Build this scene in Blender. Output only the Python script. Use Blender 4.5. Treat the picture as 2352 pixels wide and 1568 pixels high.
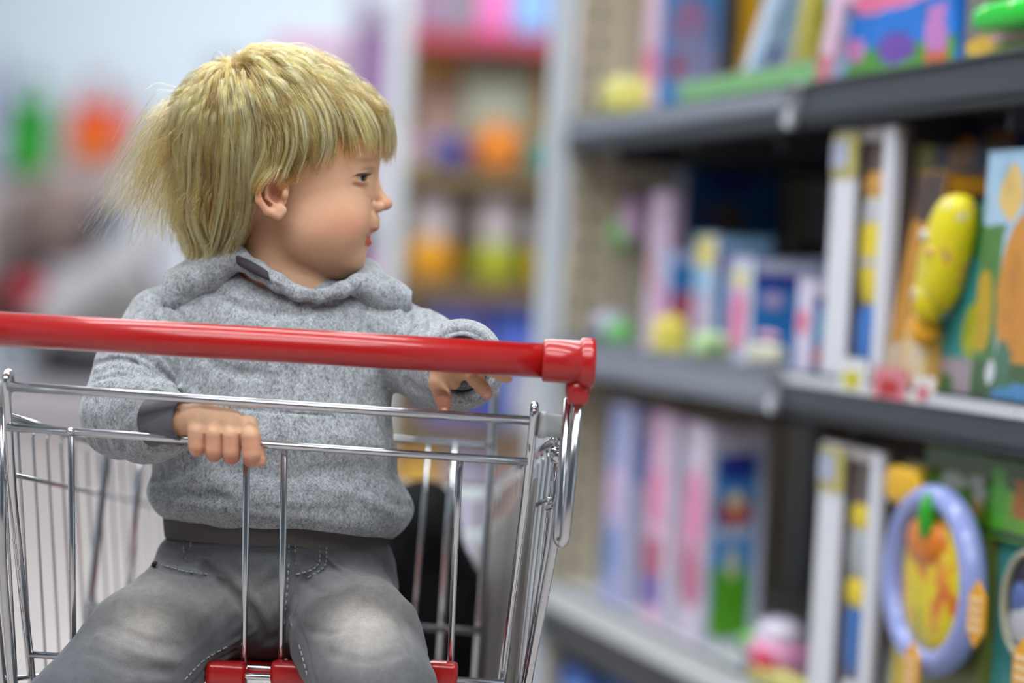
import bpy, bmesh, math, random
import numpy as np
from mathutils import Vector, Matrix

for o in list(bpy.data.objects): bpy.data.objects.remove(o, do_unlink=True)
SC = bpy.context.scene
COL = SC.collection
rng = np.random.default_rng(7)
random.seed(7)
PI = math.pi

# ------------------------------------------------------------------ camera
F = 5553.0                       # 85 mm on 36 mm, frame 2352 x 1568
ROLL = math.atan(0.0585); PITCH = math.atan(158 / F)
CAM = np.array([0.0, 0.0, 1.07])
_fw = np.array([0, math.cos(PITCH), -math.sin(PITCH)])
_zz = np.array([0, math.sin(PITCH), math.cos(PITCH)])
_xx = np.array([1.0, 0, 0])
RGT = math.cos(ROLL) * _xx + math.sin(ROLL) * _zz
UPV = -math.sin(ROLL) * _xx + math.cos(ROLL) * _zz
camd = bpy.data.cameras.new('camera'); camo = bpy.data.objects.new('camera', camd); COL.objects.link(camo)
m = Matrix.Identity(4)
for i in range(3):
    m[i][0] = RGT[i]; m[i][1] = UPV[i]; m[i][2] = -_fw[i]; m[i][3] = CAM[i]
camo.matrix_world = m
camd.sensor_width = 36; camd.lens = 85; camd.clip_start = 0.05; camd.clip_end = 100
camd.dof.use_dof = True; camd.dof.focus_distance = 2.06; camd.dof.aperture_fstop = 1.75
camd.dof.aperture_blades = 9
SC.camera = camo

# ------------------------------------------------------------------ world and light
W_ = bpy.data.worlds.new('store_air'); SC.world = W_; W_.use_nodes = True
bg = W_.node_tree.nodes['Background']; bg.inputs[0].default_value = (0.86, 0.93, 1.0, 1); bg.inputs[1].default_value = 0.12
SC.view_settings.view_transform = 'Standard'; SC.view_settings.look = 'None'
SC.view_settings.gamma = 1; SC.view_settings.use_curve_mapping = False
SC.view_settings.exposure = -0.05
SC.cycles.use_denoising = True
SC.cycles.max_bounces = 7; SC.cycles.glossy_bounces = 4; SC.cycles.transmission_bounces = 6
SC.cycles.sample_clamp_indirect = 6.0
CEIL = 4.2

def ray(px, py):
    d = RGT * (px - 1176) / F + UPV * (784 - py) / F + _fw
    return d
def W(px, py, Y):
    d = ray(px, py); return CAM + d * (Y / d[1])

# ------------------------------------------------------------------ materials
def mat(name, col, rough=0.5, metal=0.0, spec=0.5, sheen=0.0, coat=0.0, sss=0.0, emit=None, es=0.0, alpha=None):
    M = bpy.data.materials.new(name); M.use_nodes = True
    b = M.node_tree.nodes['Principled BSDF']
    b.inputs['Base Color'].default_value = (*col, 1)
    b.inputs['Roughness'].default_value = rough; b.inputs['Metallic'].default_value = metal
    b.inputs['Specular IOR Level'].default_value = spec
    b.inputs['Sheen Weight'].default_value = sheen
    b.inputs['Coat Weight'].default_value = coat
    if sss:
        b.inputs['Subsurface Weight'].default_value = sss
        b.inputs['Subsurface Radius'].default_value = (1.0, 0.35, 0.2)
        b.inputs['Subsurface Scale'].default_value = 0.004
    if emit:
        b.inputs['Emission Color'].default_value = (*emit, 1); b.inputs['Emission Strength'].default_value = es
    return M
def nd(M, t, **kw):
    n = M.node_tree.nodes.new(t)
    for k, v in kw.items(): setattr(n, k, v)
    return n
def lk(M, a, b): M.node_tree.links.new(a, b)
def srgb(r, g, b):
    f = lambda c: (c / 255 / 12.92) if c / 255 <= 0.04045 else ((c / 255 + 0.055) / 1.055) ** 2.4
    return (f(r), f(g), f(b))
def mixc(M, fac, a, b):
    n = nd(M, 'ShaderNodeMix', data_type='RGBA')
    for s, v in ((0, fac), (6, a), (7, b)):
        if isinstance(v, (int, float)): n.inputs[s].default_value = v
        elif isinstance(v, tuple): n.inputs[s].default_value = (*v, 1) if len(v) == 3 else v
        else: lk(M, v, n.inputs[s])
    return n.outputs[2]
def noise(M, scale, detail=3, rough=0.5, vec=None, coord='Object'):
    n = nd(M, 'ShaderNodeTexNoise'); n.inputs['Scale'].default_value = scale
    n.inputs['Detail'].default_value = detail; n.inputs['Roughness'].default_value = rough
    if vec is None:
        tc = nd(M, 'ShaderNodeTexCoord'); vec = tc.outputs[coord]
    lk(M, vec, n.inputs['Vector']); return n.outputs['Fac']
def ramp(M, fac, stops):
    n = nd(M, 'ShaderNodeValToRGB'); e = n.color_ramp.elements
    while len(e) < len(stops): e.new(0.5)
    for i, (p, c) in enumerate(stops):
        e[i].position = p; e[i].color = (*c, 1) if len(c) == 3 else c
    lk(M, fac, n.inputs[0]); return n.outputs[0]
def bump(M, h, strength=0.3, dist=0.001):
    n = nd(M, 'ShaderNodeBump'); n.inputs['Strength'].default_value = strength; n.inputs['Distance'].default_value = dist
    lk(M, h, n.inputs['Height']); lk(M, n.outputs[0], M.node_tree.nodes['Principled BSDF'].inputs['Normal']); return n
def base(M): return M.node_tree.nodes['Principled BSDF'].inputs['Base Color']

# ------------------------------------------------------------------ object helpers
def link(name, me, m=None, parent=None):
    if m is not None:
        for x in (m if isinstance(m, (list, tuple)) else [m]): me.materials.append(x)
    o = bpy.data.objects.new(name, me); COL.objects.link(o)
    if parent is not None:
        o.parent = parent
        mw = getattr(parent, 'matrix_world', None)
        if parent.get('_org') is not None:
            o.location = -Vector(parent['_org'])
    return o
def thing(name, label, cat, loc=(0, 0, 0), group=None, rot=0):
    o = bpy.data.objects.new(name, None); COL.objects.link(o)
    o.empty_display_size = 0.05
    o.location = loc; o.rotation_euler = (0, 0, rot)
    o['label'] = label; o['category'] = cat
    if group: o['group'] = group
    return o
def tag(o, label, cat, group=None):
    o['label'] = label; o['category'] = cat
    if group: o['group'] = group
    return o
def inv(o, root):
    """child keeps its world-space mesh coordinates under an Empty placed at the thing's base"""
    o.location = -Vector(root.location); return o
def meshobj(name, V, Fc, m, root=None, smooth=True):
    me = bpy.data.meshes.new(name); me.from_pydata([tuple(v) for v in V], [], [tuple(f) for f in Fc]); me.update()
    if smooth: me.polygons.foreach_set('use_smooth', [True] * len(me.polygons))
    o = link(name, me, m)
    if root is not None: attach(o, root)
    return o
def attach(o, root):
    """parent in world coordinates (root unrotated); accumulates offsets for sub-parts"""
    o.parent = root
    p = Vector((0, 0, 0)); r = root
    while r is not None: p += Vector(r.location); r = r.parent
    o.location = Vector(o.location) - p
    return o
def bmobj(name, bm, m, root=None, smooth=False):
    me = bpy.data.meshes.new(name); bm.to_mesh(me); bm.free()
    if smooth: me.polygons.foreach_set('use_smooth', [True] * len(me.polygons))
    o = link(name, me, m)
    if root is not None: attach(o, root)
    return o

def tube_mesh(pts, rad, n=10, closed=False, caps=True):
    P = np.array(pts, float); N = len(P)
    R = np.full(N, rad) if np.isscalar(rad) else np.array(rad, float)
    T = np.gradient(P, axis=0)
    if closed: T = np.roll(P, -1, 0) - np.roll(P, 1, 0)
    T /= np.linalg.norm(T, axis=1)[:, None] + 1e-12
    ref = np.array([0, 0, 1.0]) if abs(T[0][2]) < .9 else np.array([1.0, 0, 0])
    nrm = np.cross(T[0], ref); nrm /= np.linalg.norm(nrm)
    V = []; a = np.arange(n) * 2 * PI / n
    for i in range(N):
        nrm = nrm - T[i] * np.dot(nrm, T[i]); nrm /= np.linalg.norm(nrm)
        b = np.cross(T[i], nrm)
        V += list(P[i] + R[i] * (np.cos(a)[:, None] * nrm + np.sin(a)[:, None] * b))
    Fc = []
    for i in range(N if closed else N - 1):
        j = (i + 1) % N
        for k in range(n):
            l = (k + 1) % n; Fc.append((i * n + k, i * n + l, j * n + l, j * n + k))
    if caps and not closed:
        Fc.append(tuple(range(n))[::-1]); Fc.append(tuple((N - 1) * n + k for k in range(n)))
    return V, Fc
def spline(pts, k=6):
    P = [np.array(p, float) for p in pts]; out = []
    Q = [2 * P[0] - P[1]] + P + [2 * P[-1] - P[-2]]
    for i in range(1, len(Q) - 2):
        for j in range(k):
            t = j / k
            out.append(.5 * ((2 * Q[i]) + (-Q[i - 1] + Q[i + 1]) * t + (2 * Q[i - 1] - 5 * Q[i] + 4 * Q[i + 1] - Q[i + 2]) * t * t + (-Q[i - 1] + 3 * Q[i] - 3 * Q[i + 1] + Q[i + 2]) * t ** 3))
    out.append(P[-1]); return out
def fillet(pts, r, k=6):
    """straight runs with rounded corners"""
    P = [np.array(p, float) for p in pts]; out = [P[0]]
    for i in range(1, len(P) - 1):
        a, b, c = P[i - 1], P[i], P[i + 1]
        u = (a - b); lu = np.linalg.norm(u); u /= lu; v = (c - b); lv = np.linalg.norm(v); v /= lv
        rr = min(r, lu * .49, lv * .49); s = b + u * rr; e = b + v * rr
        for j in range(k + 1):
            t = j / k; out.append((1 - t) ** 2 * s + 2 * t * (1 - t) * b + t * t * e)
    out.append(P[-1]); return out
def tube(name, pts, rad, m, root=None, n=10, closed=False):
    V, Fc = tube_mesh(pts, rad, n, closed); return meshobj(name, V, Fc, m, root)
def lathe(name, prof, origin, axis, m, root=None, n=24):
    """prof: (distance along axis, radius)"""
    ax = np.array(axis, float); ax /= np.linalg.norm(ax)
    ref = np.array([0, 0, 1.0]) if abs(ax[2]) < .9 else np.array([1.0, 0, 0])
    u = np.cross(ax, ref); u /= np.linalg.norm(u); v = np.cross(ax, u); V = []; Fc = []
    for (h, r) in prof:
        for k in range(n):
            a = 2 * PI * k / n; V.append(np.array(origin) + ax * h + (u * math.cos(a) + v * math.sin(a)) * max(r, 1e-5))
    for i in range(len(prof) - 1):
        for k in range(n):
            l = (k + 1) % n; Fc.append((i * n + k, (i + 1) * n + k, (i + 1) * n + l, i * n + l))
    Fc.append(tuple(range(n))); Fc.append(tuple((len(prof) - 1) * n + k for k in range(n))[::-1])
    return meshobj(name, V, Fc, m, root)
def boxv(c, ex, ey, ez, dims, bev=0.0):
    """bmesh box, centre c, axes, dims"""
    bm = bmesh.new(); bmesh.ops.create_cube(bm, size=1)
    for v in bm.verts:
        p = v.co; v.co = Vector(c) + Vector(ex) * p.x * dims[0] + Vector(ey) * p.y * dims[1] + Vector(ez) * p.z * dims[2]
    if bev: bmesh.ops.bevel(bm, geom=bm.edges[:], offset=bev, segments=2, affect='EDGES', profile=.6)
    bmesh.ops.recalc_face_normals(bm, faces=bm.faces[:])
    return bm
def box(name, lo, hi, m, root=None, bev=0.0):
    lo = np.array(lo); hi = np.array(hi)
    return bmobj(name, boxv((lo + hi) / 2, (1, 0, 0), (0, 1, 0), (0, 0, 1), hi - lo, bev), m, root)

# ------------------------------------------------------------------ the hall (setting) and its lamps
def struct(o): o['kind'] = 'structure'; return o
WALLM = mat('painted_wall', srgb(214, 226, 236), .8); bump(WALLM, noise(WALLM, 6, 3), .1, .01)
CEILM = mat('ceiling_panel', srgb(225, 228, 230), .85); noise(CEILM, 5)
FLM = mat('floor_vinyl', srgb(160, 150, 146), .4)
lk(FLM, ramp(FLM, noise(FLM, 1.5, 5), [(.3, srgb(152, 142, 137)), (.7, srgb(168, 158, 154))]), base(FLM))
RX0, RX1, RY0, RY1 = -7.0, 7.0, -4.0, 17.0
struct(box('floor', (RX0, RY0, -.1), (RX1, RY1, 0), FLM))
struct(box('wall_back', (RX0, RY1, 0), (RX1, RY1 + .15, CEIL), WALLM))
struct(box('wall_left', (RX0 - .15, RY0, 0), (RX0, RY1 + .15, CEIL), WALLM))
struct(box('wall_right', (RX1, RY0, 0), (RX1 + .15, RY1 + .15, CEIL), WALLM))
struct(box('ceiling', (RX0, RY0, CEIL), (RX1, RY1, CEIL + .12), CEILM))
box('baseboard_back', (RX0, RY1 - .02, 0), (RX1, RY1, .12), mat('baseboard_grey', srgb(170, 172, 178), .6))['kind'] = 'structure'
HOUS = mat('lamp_housing', srgb(230, 230, 230), .4)
TUBE = mat('lamp_tube', (1, 1, 1), .4, emit=(.92, .97, 1.0), es=14)
def lamp_row(Y, label, w=.16, X0=-3.4, X1=3.4, e=56):
    t = thing('ceiling_light', label, 'ceiling light', ((X0 + X1) / 2, Y, CEIL - .19), 'lamp rows under the ceiling')
    xm = (X0 + X1) / 2
    bmobj('housing', boxv((xm, Y, CEIL - .10), (1, 0, 0), (0, 1, 0), (0, 0, 1), (X1 - X0 + .06, w + .06, .06), .01), HOUS, t)
    for X in np.arange(X0 + .85, X1, 1.7): bmobj('hanger', boxv((X, Y, CEIL - .035), (1, 0, 0), (0, 1, 0), (0, 0, 1), (.03, .03, .07), .003), HOUS, t)
    n = 2 if w < .3 else 5
    for k in range(n):
        dy = (k / (n - 1) - .5) * (w - .06)
        for X in np.arange(X0, X1 - .5, 1.7): tube('lamp_tube', [(X + .04, Y + dy, CEIL - .15), (X + 1.66, Y + dy, CEIL - .15)], .013, TUBE, t, 8)
    l = bpy.data.lights.new('tube_glow', 'AREA'); l.shape = 'RECTANGLE'; l.size = X1 - X0; l.size_y = w; l.energy = e; l.color = (.93, .97, 1.0)
    o = bpy.data.objects.new('tube_glow', l); COL.objects.link(o); o.location = (xm, Y, CEIL - .17)
for Y, e, w, lab in ((-1.9, 48, .5, 'wide ceiling lamp row behind the camera'), (-.7, 60, .5, 'wide ceiling lamp row over the camera'), (.9, 90, .3, 'ceiling lamp row just before the trolley handle'),
                     (3.3, 150, .16, 'narrow ceiling lamp row over the right-hand shelving'), (6.3, 130, .16, 'narrow ceiling lamp row over the far toy shelving'), (9.3, 125, .16, 'narrow ceiling lamp row beyond the far toy shelving'),
                     (12.3, 130, .16, 'narrow ceiling lamp row before the pram podium'), (15.0, 130, .16, 'narrow ceiling lamp row nearest to the far wall')):
    lamp_row(Y, lab, w, e=e)

# ------------------------------------------------------------------ implicit surface toolkit
Y0 = 2.16; U = Y0 / F            # body units: one unit = one photograph pixel at the child's distance
def q(px, py, s=0.0):
    k = 1 - s / F
    return np.array([1176 + (px - 1176) * k, 784 + (py - 784) * k, s])
def u2w(P):
    P = np.asarray(P, float)
    return CAM + ((P[:, 0:1] - 1176) * U) * RGT + ((784 - P[:, 1:2]) * U) * UPV + (Y0 - P[:, 2:3] * U) * _fw
def w2u(p):
    d = np.asarray(p) - CAM
    return np.array([1176 + d @ RGT / U, 784 - d @ UPV / U, (Y0 - d @ _fw) / U])
class Op:
    def __init__(s, f, c, R, k, mode): s.f, s.c, s.R, s.k, s.mode = f, np.array(c, float), R, k, mode
def rotm(ax, ay, az):
    return np.array(Matrix.Rotation(az, 3, 'Z') @ Matrix.Rotation(ay, 3, 'Y') @ Matrix.Rotation(ax, 3, 'X'))
def ell(c, r, k=20, mode='add', rot=None):
    c = np.array(c, float); r = np.array(r, float); Rm = rotm(*[math.radians(a) for a in rot]) if rot else None
    def f(P):
        d = P - c
        if Rm is not None: d = d @ Rm
        a = d / r; k0 = np.sqrt((a * a).sum(1)) + 1e-9; b = a / r; k1 = np.sqrt((b * b).sum(1)) + 1e-9
        return k0 * (k0 - 1) / k1
    return Op(f, c, r.max(), k, mode)
def cone(a, b, ra, rb=None, k=20, mode='add'):
    a = np.array(a, float); b = np.array(b, float); rb = ra if rb is None else rb
    ab = b - a; L2 = ab @ ab + 1e-9
    def f(P):
        t = np.clip((P - a) @ ab / L2, 0, 1)
        return np.linalg.norm(P - a - t[:, None] * ab, axis=1) - (ra + (rb - ra) * t)
    return Op(f, (a + b) / 2, math.sqrt(L2) / 2 + max(ra, rb), k, mode)
def chain(pts, rad, k=20, mode='add', first=None):
    rad = [rad] * len(pts) if np.isscalar(rad) else rad
    return [cone(pts[i], pts[i + 1], rad[i], rad[i + 1], (first if (i == 0 and first is not None) else k), mode) for i in range(len(pts) - 1)]
def fold(pts, w, amp):
    """ridge (amp > 0) or crease (amp < 0) in the cloth along a line"""
    P0 = [np.array(p, float) for p in pts]; c = sum(P0) / len(P0); R = max(np.linalg.norm(p - c) for p in P0) + w * 2.6
    def f(P):
        d = np.full(len(P), 1e9)
        for a, b in zip(P0[:-1], P0[1:]):
            ab = b - a; t = np.clip((P - a) @ ab / (ab @ ab), 0, 1); d = np.minimum(d, np.linalg.norm(P - a - t[:, None] * ab, axis=1))
        return -amp * np.exp(-(d / w) ** 2)
    return Op(f, c, R, 0, 'disp')
def wave(f, c, R): return Op(f, c, R, 0, 'disp')
def cut(f): return Op(f, (0, 0, 0), 1e6, 0, 'cut')
def evalf(ops, P, c=None, R=0):
    d = np.full(len(P), 600.0)
    for o in ops:
        if c is not None and o.R < 1e5:
            lb = np.linalg.norm(o.c - c) - R - o.R
            if lb > (o.k * 1.2 + 8 if o.mode != 'disp' else 0): continue
        v = o.f(P)
        if o.mode == 'add':
            if o.k > 0:
                h = np.clip(.5 + .5 * (v - d) / o.k, 0, 1); d = v + (d - v) * h - o.k * h * (1 - h)
            else: d = np.minimum(d, v)
        elif o.mode == 'sub':
            v = -v
            if o.k > 0:
                h = np.clip(.5 - .5 * (v - d) / o.k, 0, 1); d = v + (d - v) * h + o.k * h * (1 - h)
            else: d = np.maximum(d, v)
        elif o.mode == 'disp': d = d + v
        elif o.mode == 'cut': d = np.maximum(d, v)
    return d
def surfnet(ops, lo, hi, h, smooth=0):
    lo = np.array(lo, float); hi = np.array(hi, float); B = 14
    n = (np.ceil((hi - lo) / h / B).astype(int)) * B; Fd = np.ones(n + 1, np.float32) * 100
    g = np.arange(B + 1) * h; loc = np.stack(np.meshgrid(g, g, g, indexing='ij'), -1).reshape(-1, 3)
    R = B * h * math.sqrt(3) / 2
    nb = n // B; ijk = np.stack(np.meshgrid(*[np.arange(k) for k in nb], indexing='ij'), -1).reshape(-1, 3)
    C = lo + (ijk + .5) * B * h
    dc = np.concatenate([evalf(ops, C[i:i + 4096]) for i in range(0, len(C), 4096)])
    for q_, c, d0 in zip(ijk, C, dc):
        i, j, k = q_ * B
        if abs(d0) > R * 1.7 + 12:
            if d0 < 0: Fd[i:i + B + 1, j:j + B + 1, k:k + B + 1] = np.minimum(Fd[i:i + B + 1, j:j + B + 1, k:k + B + 1], -50)
            continue
        v = evalf(ops, lo + q_ * B * h + loc, c, R)
        Fd[i:i + B + 1, j:j + B + 1, k:k + B + 1] = v.reshape(B + 1, B + 1, B + 1)
    ins = Fd < 0
    s = ins[:-1, :-1, :-1].astype(np.int8)
    for a in ((1, 0, 0), (0, 1, 0), (0, 0, 1), (1, 1, 0), (1, 0, 1), (0, 1, 1), (1, 1, 1)):
        s = s + ins[a[0]:ins.shape[0] - 1 + a[0], a[1]:ins.shape[1] - 1 + a[1], a[2]:ins.shape[2] - 1 + a[2]]
    act = np.argwhere((s > 0) & (s < 8)); idx = -np.ones(s.shape, np.int32); idx[tuple(act.T)] = np.arange(len(act))
    acc = np.zeros((len(act), 3)); cnt = np.zeros(len(act))
    for ax in range(3):
        o1, o2 = [x for x in range(3) if x != ax]
        for da in (0, 1):
            for db in (0, 1):
                p = act.copy(); p[:, o1] += da; p[:, o2] += db; p2 = p.copy(); p2[:, ax] += 1
                a = Fd[tuple(p.T)]; b = Fd[tuple(p2.T)]; mk = (a < 0) != (b < 0)
                t = np.where(mk, a / np.where(mk, a - b, 1), 0); pt = p.astype(float); pt[:, ax] += t
                acc += pt * mk[:, None]; cnt += mk
    V = lo + acc / cnt[:, None] * h; quads = []
    for ax in range(3):
        o1, o2 = [(1, 2), (2, 0), (0, 1)][ax]
        sl = [slice(None)] * 3; sl[ax] = slice(0, -1); sl2 = [slice(None)] * 3; sl2[ax] = slice(1, None)
        a = ins[tuple(sl)]; b = ins[tuple(sl2)]; e = np.argwhere(a != b)
        e = e[(e[:, o1] > 0) & (e[:, o2] > 0) & (e[:, o1] < s.shape[o1]) & (e[:, o2] < s.shape[o2])]
        flip = a[tuple(e.T)]
        def cell(d1, d2):
            c = e.copy(); c[:, o1] -= d1; c[:, o2] -= d2; return idx[tuple(c.T)]
        Q = np.stack([cell(1, 1), cell(0, 1), cell(0, 0), cell(1, 0)], 1)
        Q[~flip] = Q[~flip][:, ::-1]; Q = Q[(Q >= 0).all(1)]; quads.append(Q)
    Q = np.concatenate(quads)
    for _ in range(smooth):
        E = np.concatenate([Q[:, [0, 1]], Q[:, [1, 2]], Q[:, [2, 3]], Q[:, [3, 0]]])
        E = np.concatenate([E, E[:, ::-1]]); c = np.bincount(E[:, 0], minlength=len(V))[:, None]
        A = np.stack([np.bincount(E[:, 0], weights=V[E[:, 1], i], minlength=len(V)) for i in range(3)], 1) / np.maximum(c, 1)
        V = V * .5 + A * .5
    return V, Q
def solid(name, ops, lo, hi, h, m, root=None, smooth=1, color=None, conv=u2w):
    V, Q = surfnet(ops, lo, hi, h, smooth)
    me = bpy.data.meshes.new(name); Wp = conv(V)
    me.vertices.add(len(V)); me.vertices.foreach_set('co', Wp.astype(np.float32).ravel())
    # u-space is left-handed against the world: reverse the winding
    Q = Q[:, ::-1] if conv is u2w else Q
    me.loops.add(len(Q) * 4); me.loops.foreach_set('vertex_index', Q.astype(np.int32).ravel())
    me.polygons.add(len(Q)); me.polygons.foreach_set('loop_start', np.arange(len(Q), dtype=np.int32) * 4)
    me.polygons.foreach_set('loop_total', np.full(len(Q), 4, np.int32))
    me.update(calc_edges=True); me.polygons.foreach_set('use_smooth', np.ones(len(Q), bool))
    if color is not None:
        at = me.color_attributes.new('tint', 'FLOAT_COLOR', 'POINT'); c = np.ones((len(V), 4), np.float32); c[:, :3] = color(V)
        at.data.foreach_set('color', c.ravel())
    me.validate()
    o = link(name, me, m)
    if root is not None: attach(o, root)
    return o

# ================================================================== RIGHT-HAND GONDOLA
_v = ray(-380, 534); TH = math.atan2(-_v[0], _v[1])
AV = np.array([-math.sin(TH), math.cos(TH), 0.0]); NV = np.array([math.cos(TH), math.sin(TH), 0.0]); LL = 1.17
def G(t, d, z): return AV * t + NV * (LL + d) + np.array([0, 0, z])
def proj(p):
    d = np.asarray(p) - CAM; w = d @ _fw; return 1176 + F * (d @ RGT) / w, 784 - F * (d @ UPV) / w
def solve(f, target, lo, hi):
    s = 1 if f(hi) > f(lo) else -1
    for _ in range(40):
        m_ = (lo + hi) / 2
        if (f(m_) - target) * s > 0: hi = m_
        else: lo = m_
    return (lo + hi) / 2
def gbox(name, t0, t1, d0, d1, z0, z1, m, root=None, bev=0, smooth=False):
    return bmobj(name, boxv(G((t0 + t1) / 2, (d0 + d1) / 2, (z0 + z1) / 2), AV, NV, (0, 0, 1), (t1 - t0, d1 - d0, z1 - z0), bev), m, root, smooth)
ZU, ZM, ZB, ZL = 1.323, 0.963, 0.560, 0.150
POSTM = mat('white_enamel', srgb(205, 212, 218), .4)
SLOT = mat('slot_shadow', (.02, .02, .02), .9)
BEIG = mat('beige_panel', srgb(196, 184, 160), .6); lk(BEIG, ramp(BEIG, noise(BEIG, 3, 3), [(.3, srgb(190, 178, 154)), (.7, srgb(202, 190, 168))]), base(BEIG))
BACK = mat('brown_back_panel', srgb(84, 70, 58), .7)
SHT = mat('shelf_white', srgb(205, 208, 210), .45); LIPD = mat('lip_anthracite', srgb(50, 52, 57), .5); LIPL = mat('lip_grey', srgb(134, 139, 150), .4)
UND = mat('shelf_shade_brown', srgb(86, 76, 68), .6)  # brown sheet colour stands in for the shade under the shelves
DEP = .45
def bay(t0, t1, label, lips, group):
    r = thing('shelving_unit', label, 'shelving', G((t0 + t1) / 2, .25, 0), group)
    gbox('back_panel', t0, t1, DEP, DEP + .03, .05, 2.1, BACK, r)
    gbox('plinth', t0, t1, .02, DEP, 0, .11, LIPD, r, .004)
    for z, lm in zip((2.0, ZU, ZM, ZB, ZL), lips):
        s = gbox('shelf', t0 + .004, t1 - .004, .004, DEP, z - .022, z, SHT, r, .003)
        gbox('underside_shade', t0 + .01, t1 - .01, .02, DEP - .01, z - .030, z - .0225, UND, s)
        lp = gbox('lip', t0 + .002, t1 - .002, -.012, .003, z - .047, z + .002, lm, s, .004)
        gbox('price_rail', t0 + .01, t1 - .01, -.0155, -.0125, z - .038 if not (t0 > 2.8 and z == ZU) else z - .024, z - .008 if not (t0 > 2.8 and z == ZU) else z, LIPL if (lm is LIPL or (t0 > 2.8 and z == ZU)) else mat('rail_tint', srgb(56, 59, 66), .35), lp, .001)
        if z == ZB:
            gbox('edge_strip', t0 + .003, t1 - .003, -.0175, -.0125, z - .030, z + .004, SHT, s, .001)['label'] = 'white edge strip'
            gbox('lip', t0 + .002, t1 - .002, -.013, .002, z - .085, z - .030, lm, s, .004)
        elif z == ZM and lm is LIPD: gbox('edge_strip', t0 + .003, t1 - .003, -.0175, -.0157, z - .010, z + .002, SHT, s, .0005)['label'] = 'white edge strip'
        for k in range(3):
            tt = t0 + .15 + .35 * k
            gbox('shelf_arm', tt - .004, tt + .004, .03, DEP, z - .07, z - .031, LIPD, s, .001)
    for tt in (t0 + .019, t1 - .019):
        gbox('upright', tt - .018, tt + .018, DEP - .02, DEP + .0, 0, 2.1, POSTM, r, .003)
    return r
b_near = bay(1.85, 2.84, 'dark-lipped shelving bay nearest to the camera, stacked with toy boxes', (LIPD,) * 5, None)
b_far = bay(2.85, 3.84, 'far shelving bay with paler shelf fronts beside the white slotted post', (LIPD, LIPD, LIPL, LIPD, LIPD), None)
# end panel with the perforated edge and the white post
gbox('end_panel', 3.842, 3.862, .01, DEP + .02, .02, 2.1, BEIG, b_far, .002)['label'] = 'beige end panel'
po = gbox('front_post', 3.845, 3.875, -.038, -.002, 0, 2.15, POSTM, b_far, .004); po['label'] = 'white slotted front post'
for i in range(42):
    z = .1 + i * .048
    gbox('slot', 3.8415, 3.846, .028, .040, z, z + .026, SLOT, po)
for z in (ZU, ZM, ZB):    # pale plastic clips at the bay joint
    c = G(2.845, -.018, z - .022)
    o = bmobj('clip', boxv(c, AV * .96 + np.array([0, 0, .28]), NV, np.array([0, 0, 1.0]) - AV * .55, (.028, .008, .05), .002), mat('clip_plastic', srgb(176, 178, 186), .4), b_near, True)
    o['label'] = 'pale plastic shelf clip'

# ---- cartons with printed faces -------------------------------------------------
def print_mat(name, basec, shapes, rough=.35):
    M = mat(name, basec, rough)
    uv = nd(M, 'ShaderNodeUVMap'); cur = None; first = basec
    nt_ = nd(M, 'ShaderNodeTexNoise'); nt_.inputs['Scale'].default_value = 7; nt_.inputs['Detail'].default_value = 4; lk(M, uv.outputs[0], nt_.inputs['Vector'])
    sb = nd(M, 'ShaderNodeVectorMath', operation='SUBTRACT'); lk(M, nt_.outputs['Color'], sb.inputs[0]); sb.inputs[1].default_value = (.5, .5, .5)
    sc_ = nd(M, 'ShaderNodeVectorMath', operation='MULTIPLY_ADD'); lk(M, sb.outputs[0], sc_.inputs[0]); sc_.inputs[1].default_value = (.13, .07, 0); lk(M, uv.outputs[0], sc_.inputs[2]); UVO = sc_.outputs[0]
    for (k, cx, cy, rx, ry, c) in shapes:
        s1 = nd(M, 'ShaderNodeVectorMath', operation='SUBTRACT'); lk(M, UVO, s1.inputs[0]); s1.inputs[1].default_value = (cx, cy, 0)
        s2 = nd(M, 'ShaderNodeVectorMath', operation='DIVIDE'); lk(M, s1.outputs[0], s2.inputs[0]); s2.inputs[1].default_value = (rx, ry, 1e9)
        if k == 'e':
            ln_ = nd(M, 'ShaderNodeVectorMath', operation='LENGTH'); lk(M, s2.outputs[0], ln_.inputs[0]); val = ln_.outputs['Value']
        else:
            ab = nd(M, 'ShaderNodeVectorMath', operation='ABSOLUTE'); lk(M, s2.outputs[0], ab.inputs[0]); sx = nd(M, 'ShaderNodeSeparateXYZ'); lk(M, ab.outputs[0], sx.inputs[0])
            mxx = nd(M, 'ShaderNodeMath', operation='MAXIMUM'); lk(M, sx.outputs[0], mxx.inputs[0]); lk(M, sx.outputs[1], mxx.inputs[1]); val = mxx.outputs[0]
        lt = nd(M, 'ShaderNodeMath', operation='LESS_THAN'); lk(M, val, lt.inputs[0]); lt.inputs[1].default_value = 1.0
        cur = mixc(M, lt.outputs[0], cur if cur is not None else first, c)
    spk = ramp(M, nt_.outputs['Fac'], [(.34, (.80, .80, .80)), (.5, (1, 1, 1)), (.68, (1, 1, 1)), (.76, (1.0, .94, .86))])
    mu_ = nd(M, 'ShaderNodeMix', data_type='RGBA', blend_type='MULTIPLY'); mu_.inputs[0].default_value = 1
    if cur is not None: lk(M, cur, mu_.inputs[6])
    else: mu_.inputs[6].default_value = (*basec, 1)
    lk(M, spk, mu_.inputs[7]); lk(M, mu_.outputs[2], base(M))
    return M
nprint = [0]
def S_(r, g, b): return srgb(r, g, b)
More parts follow.
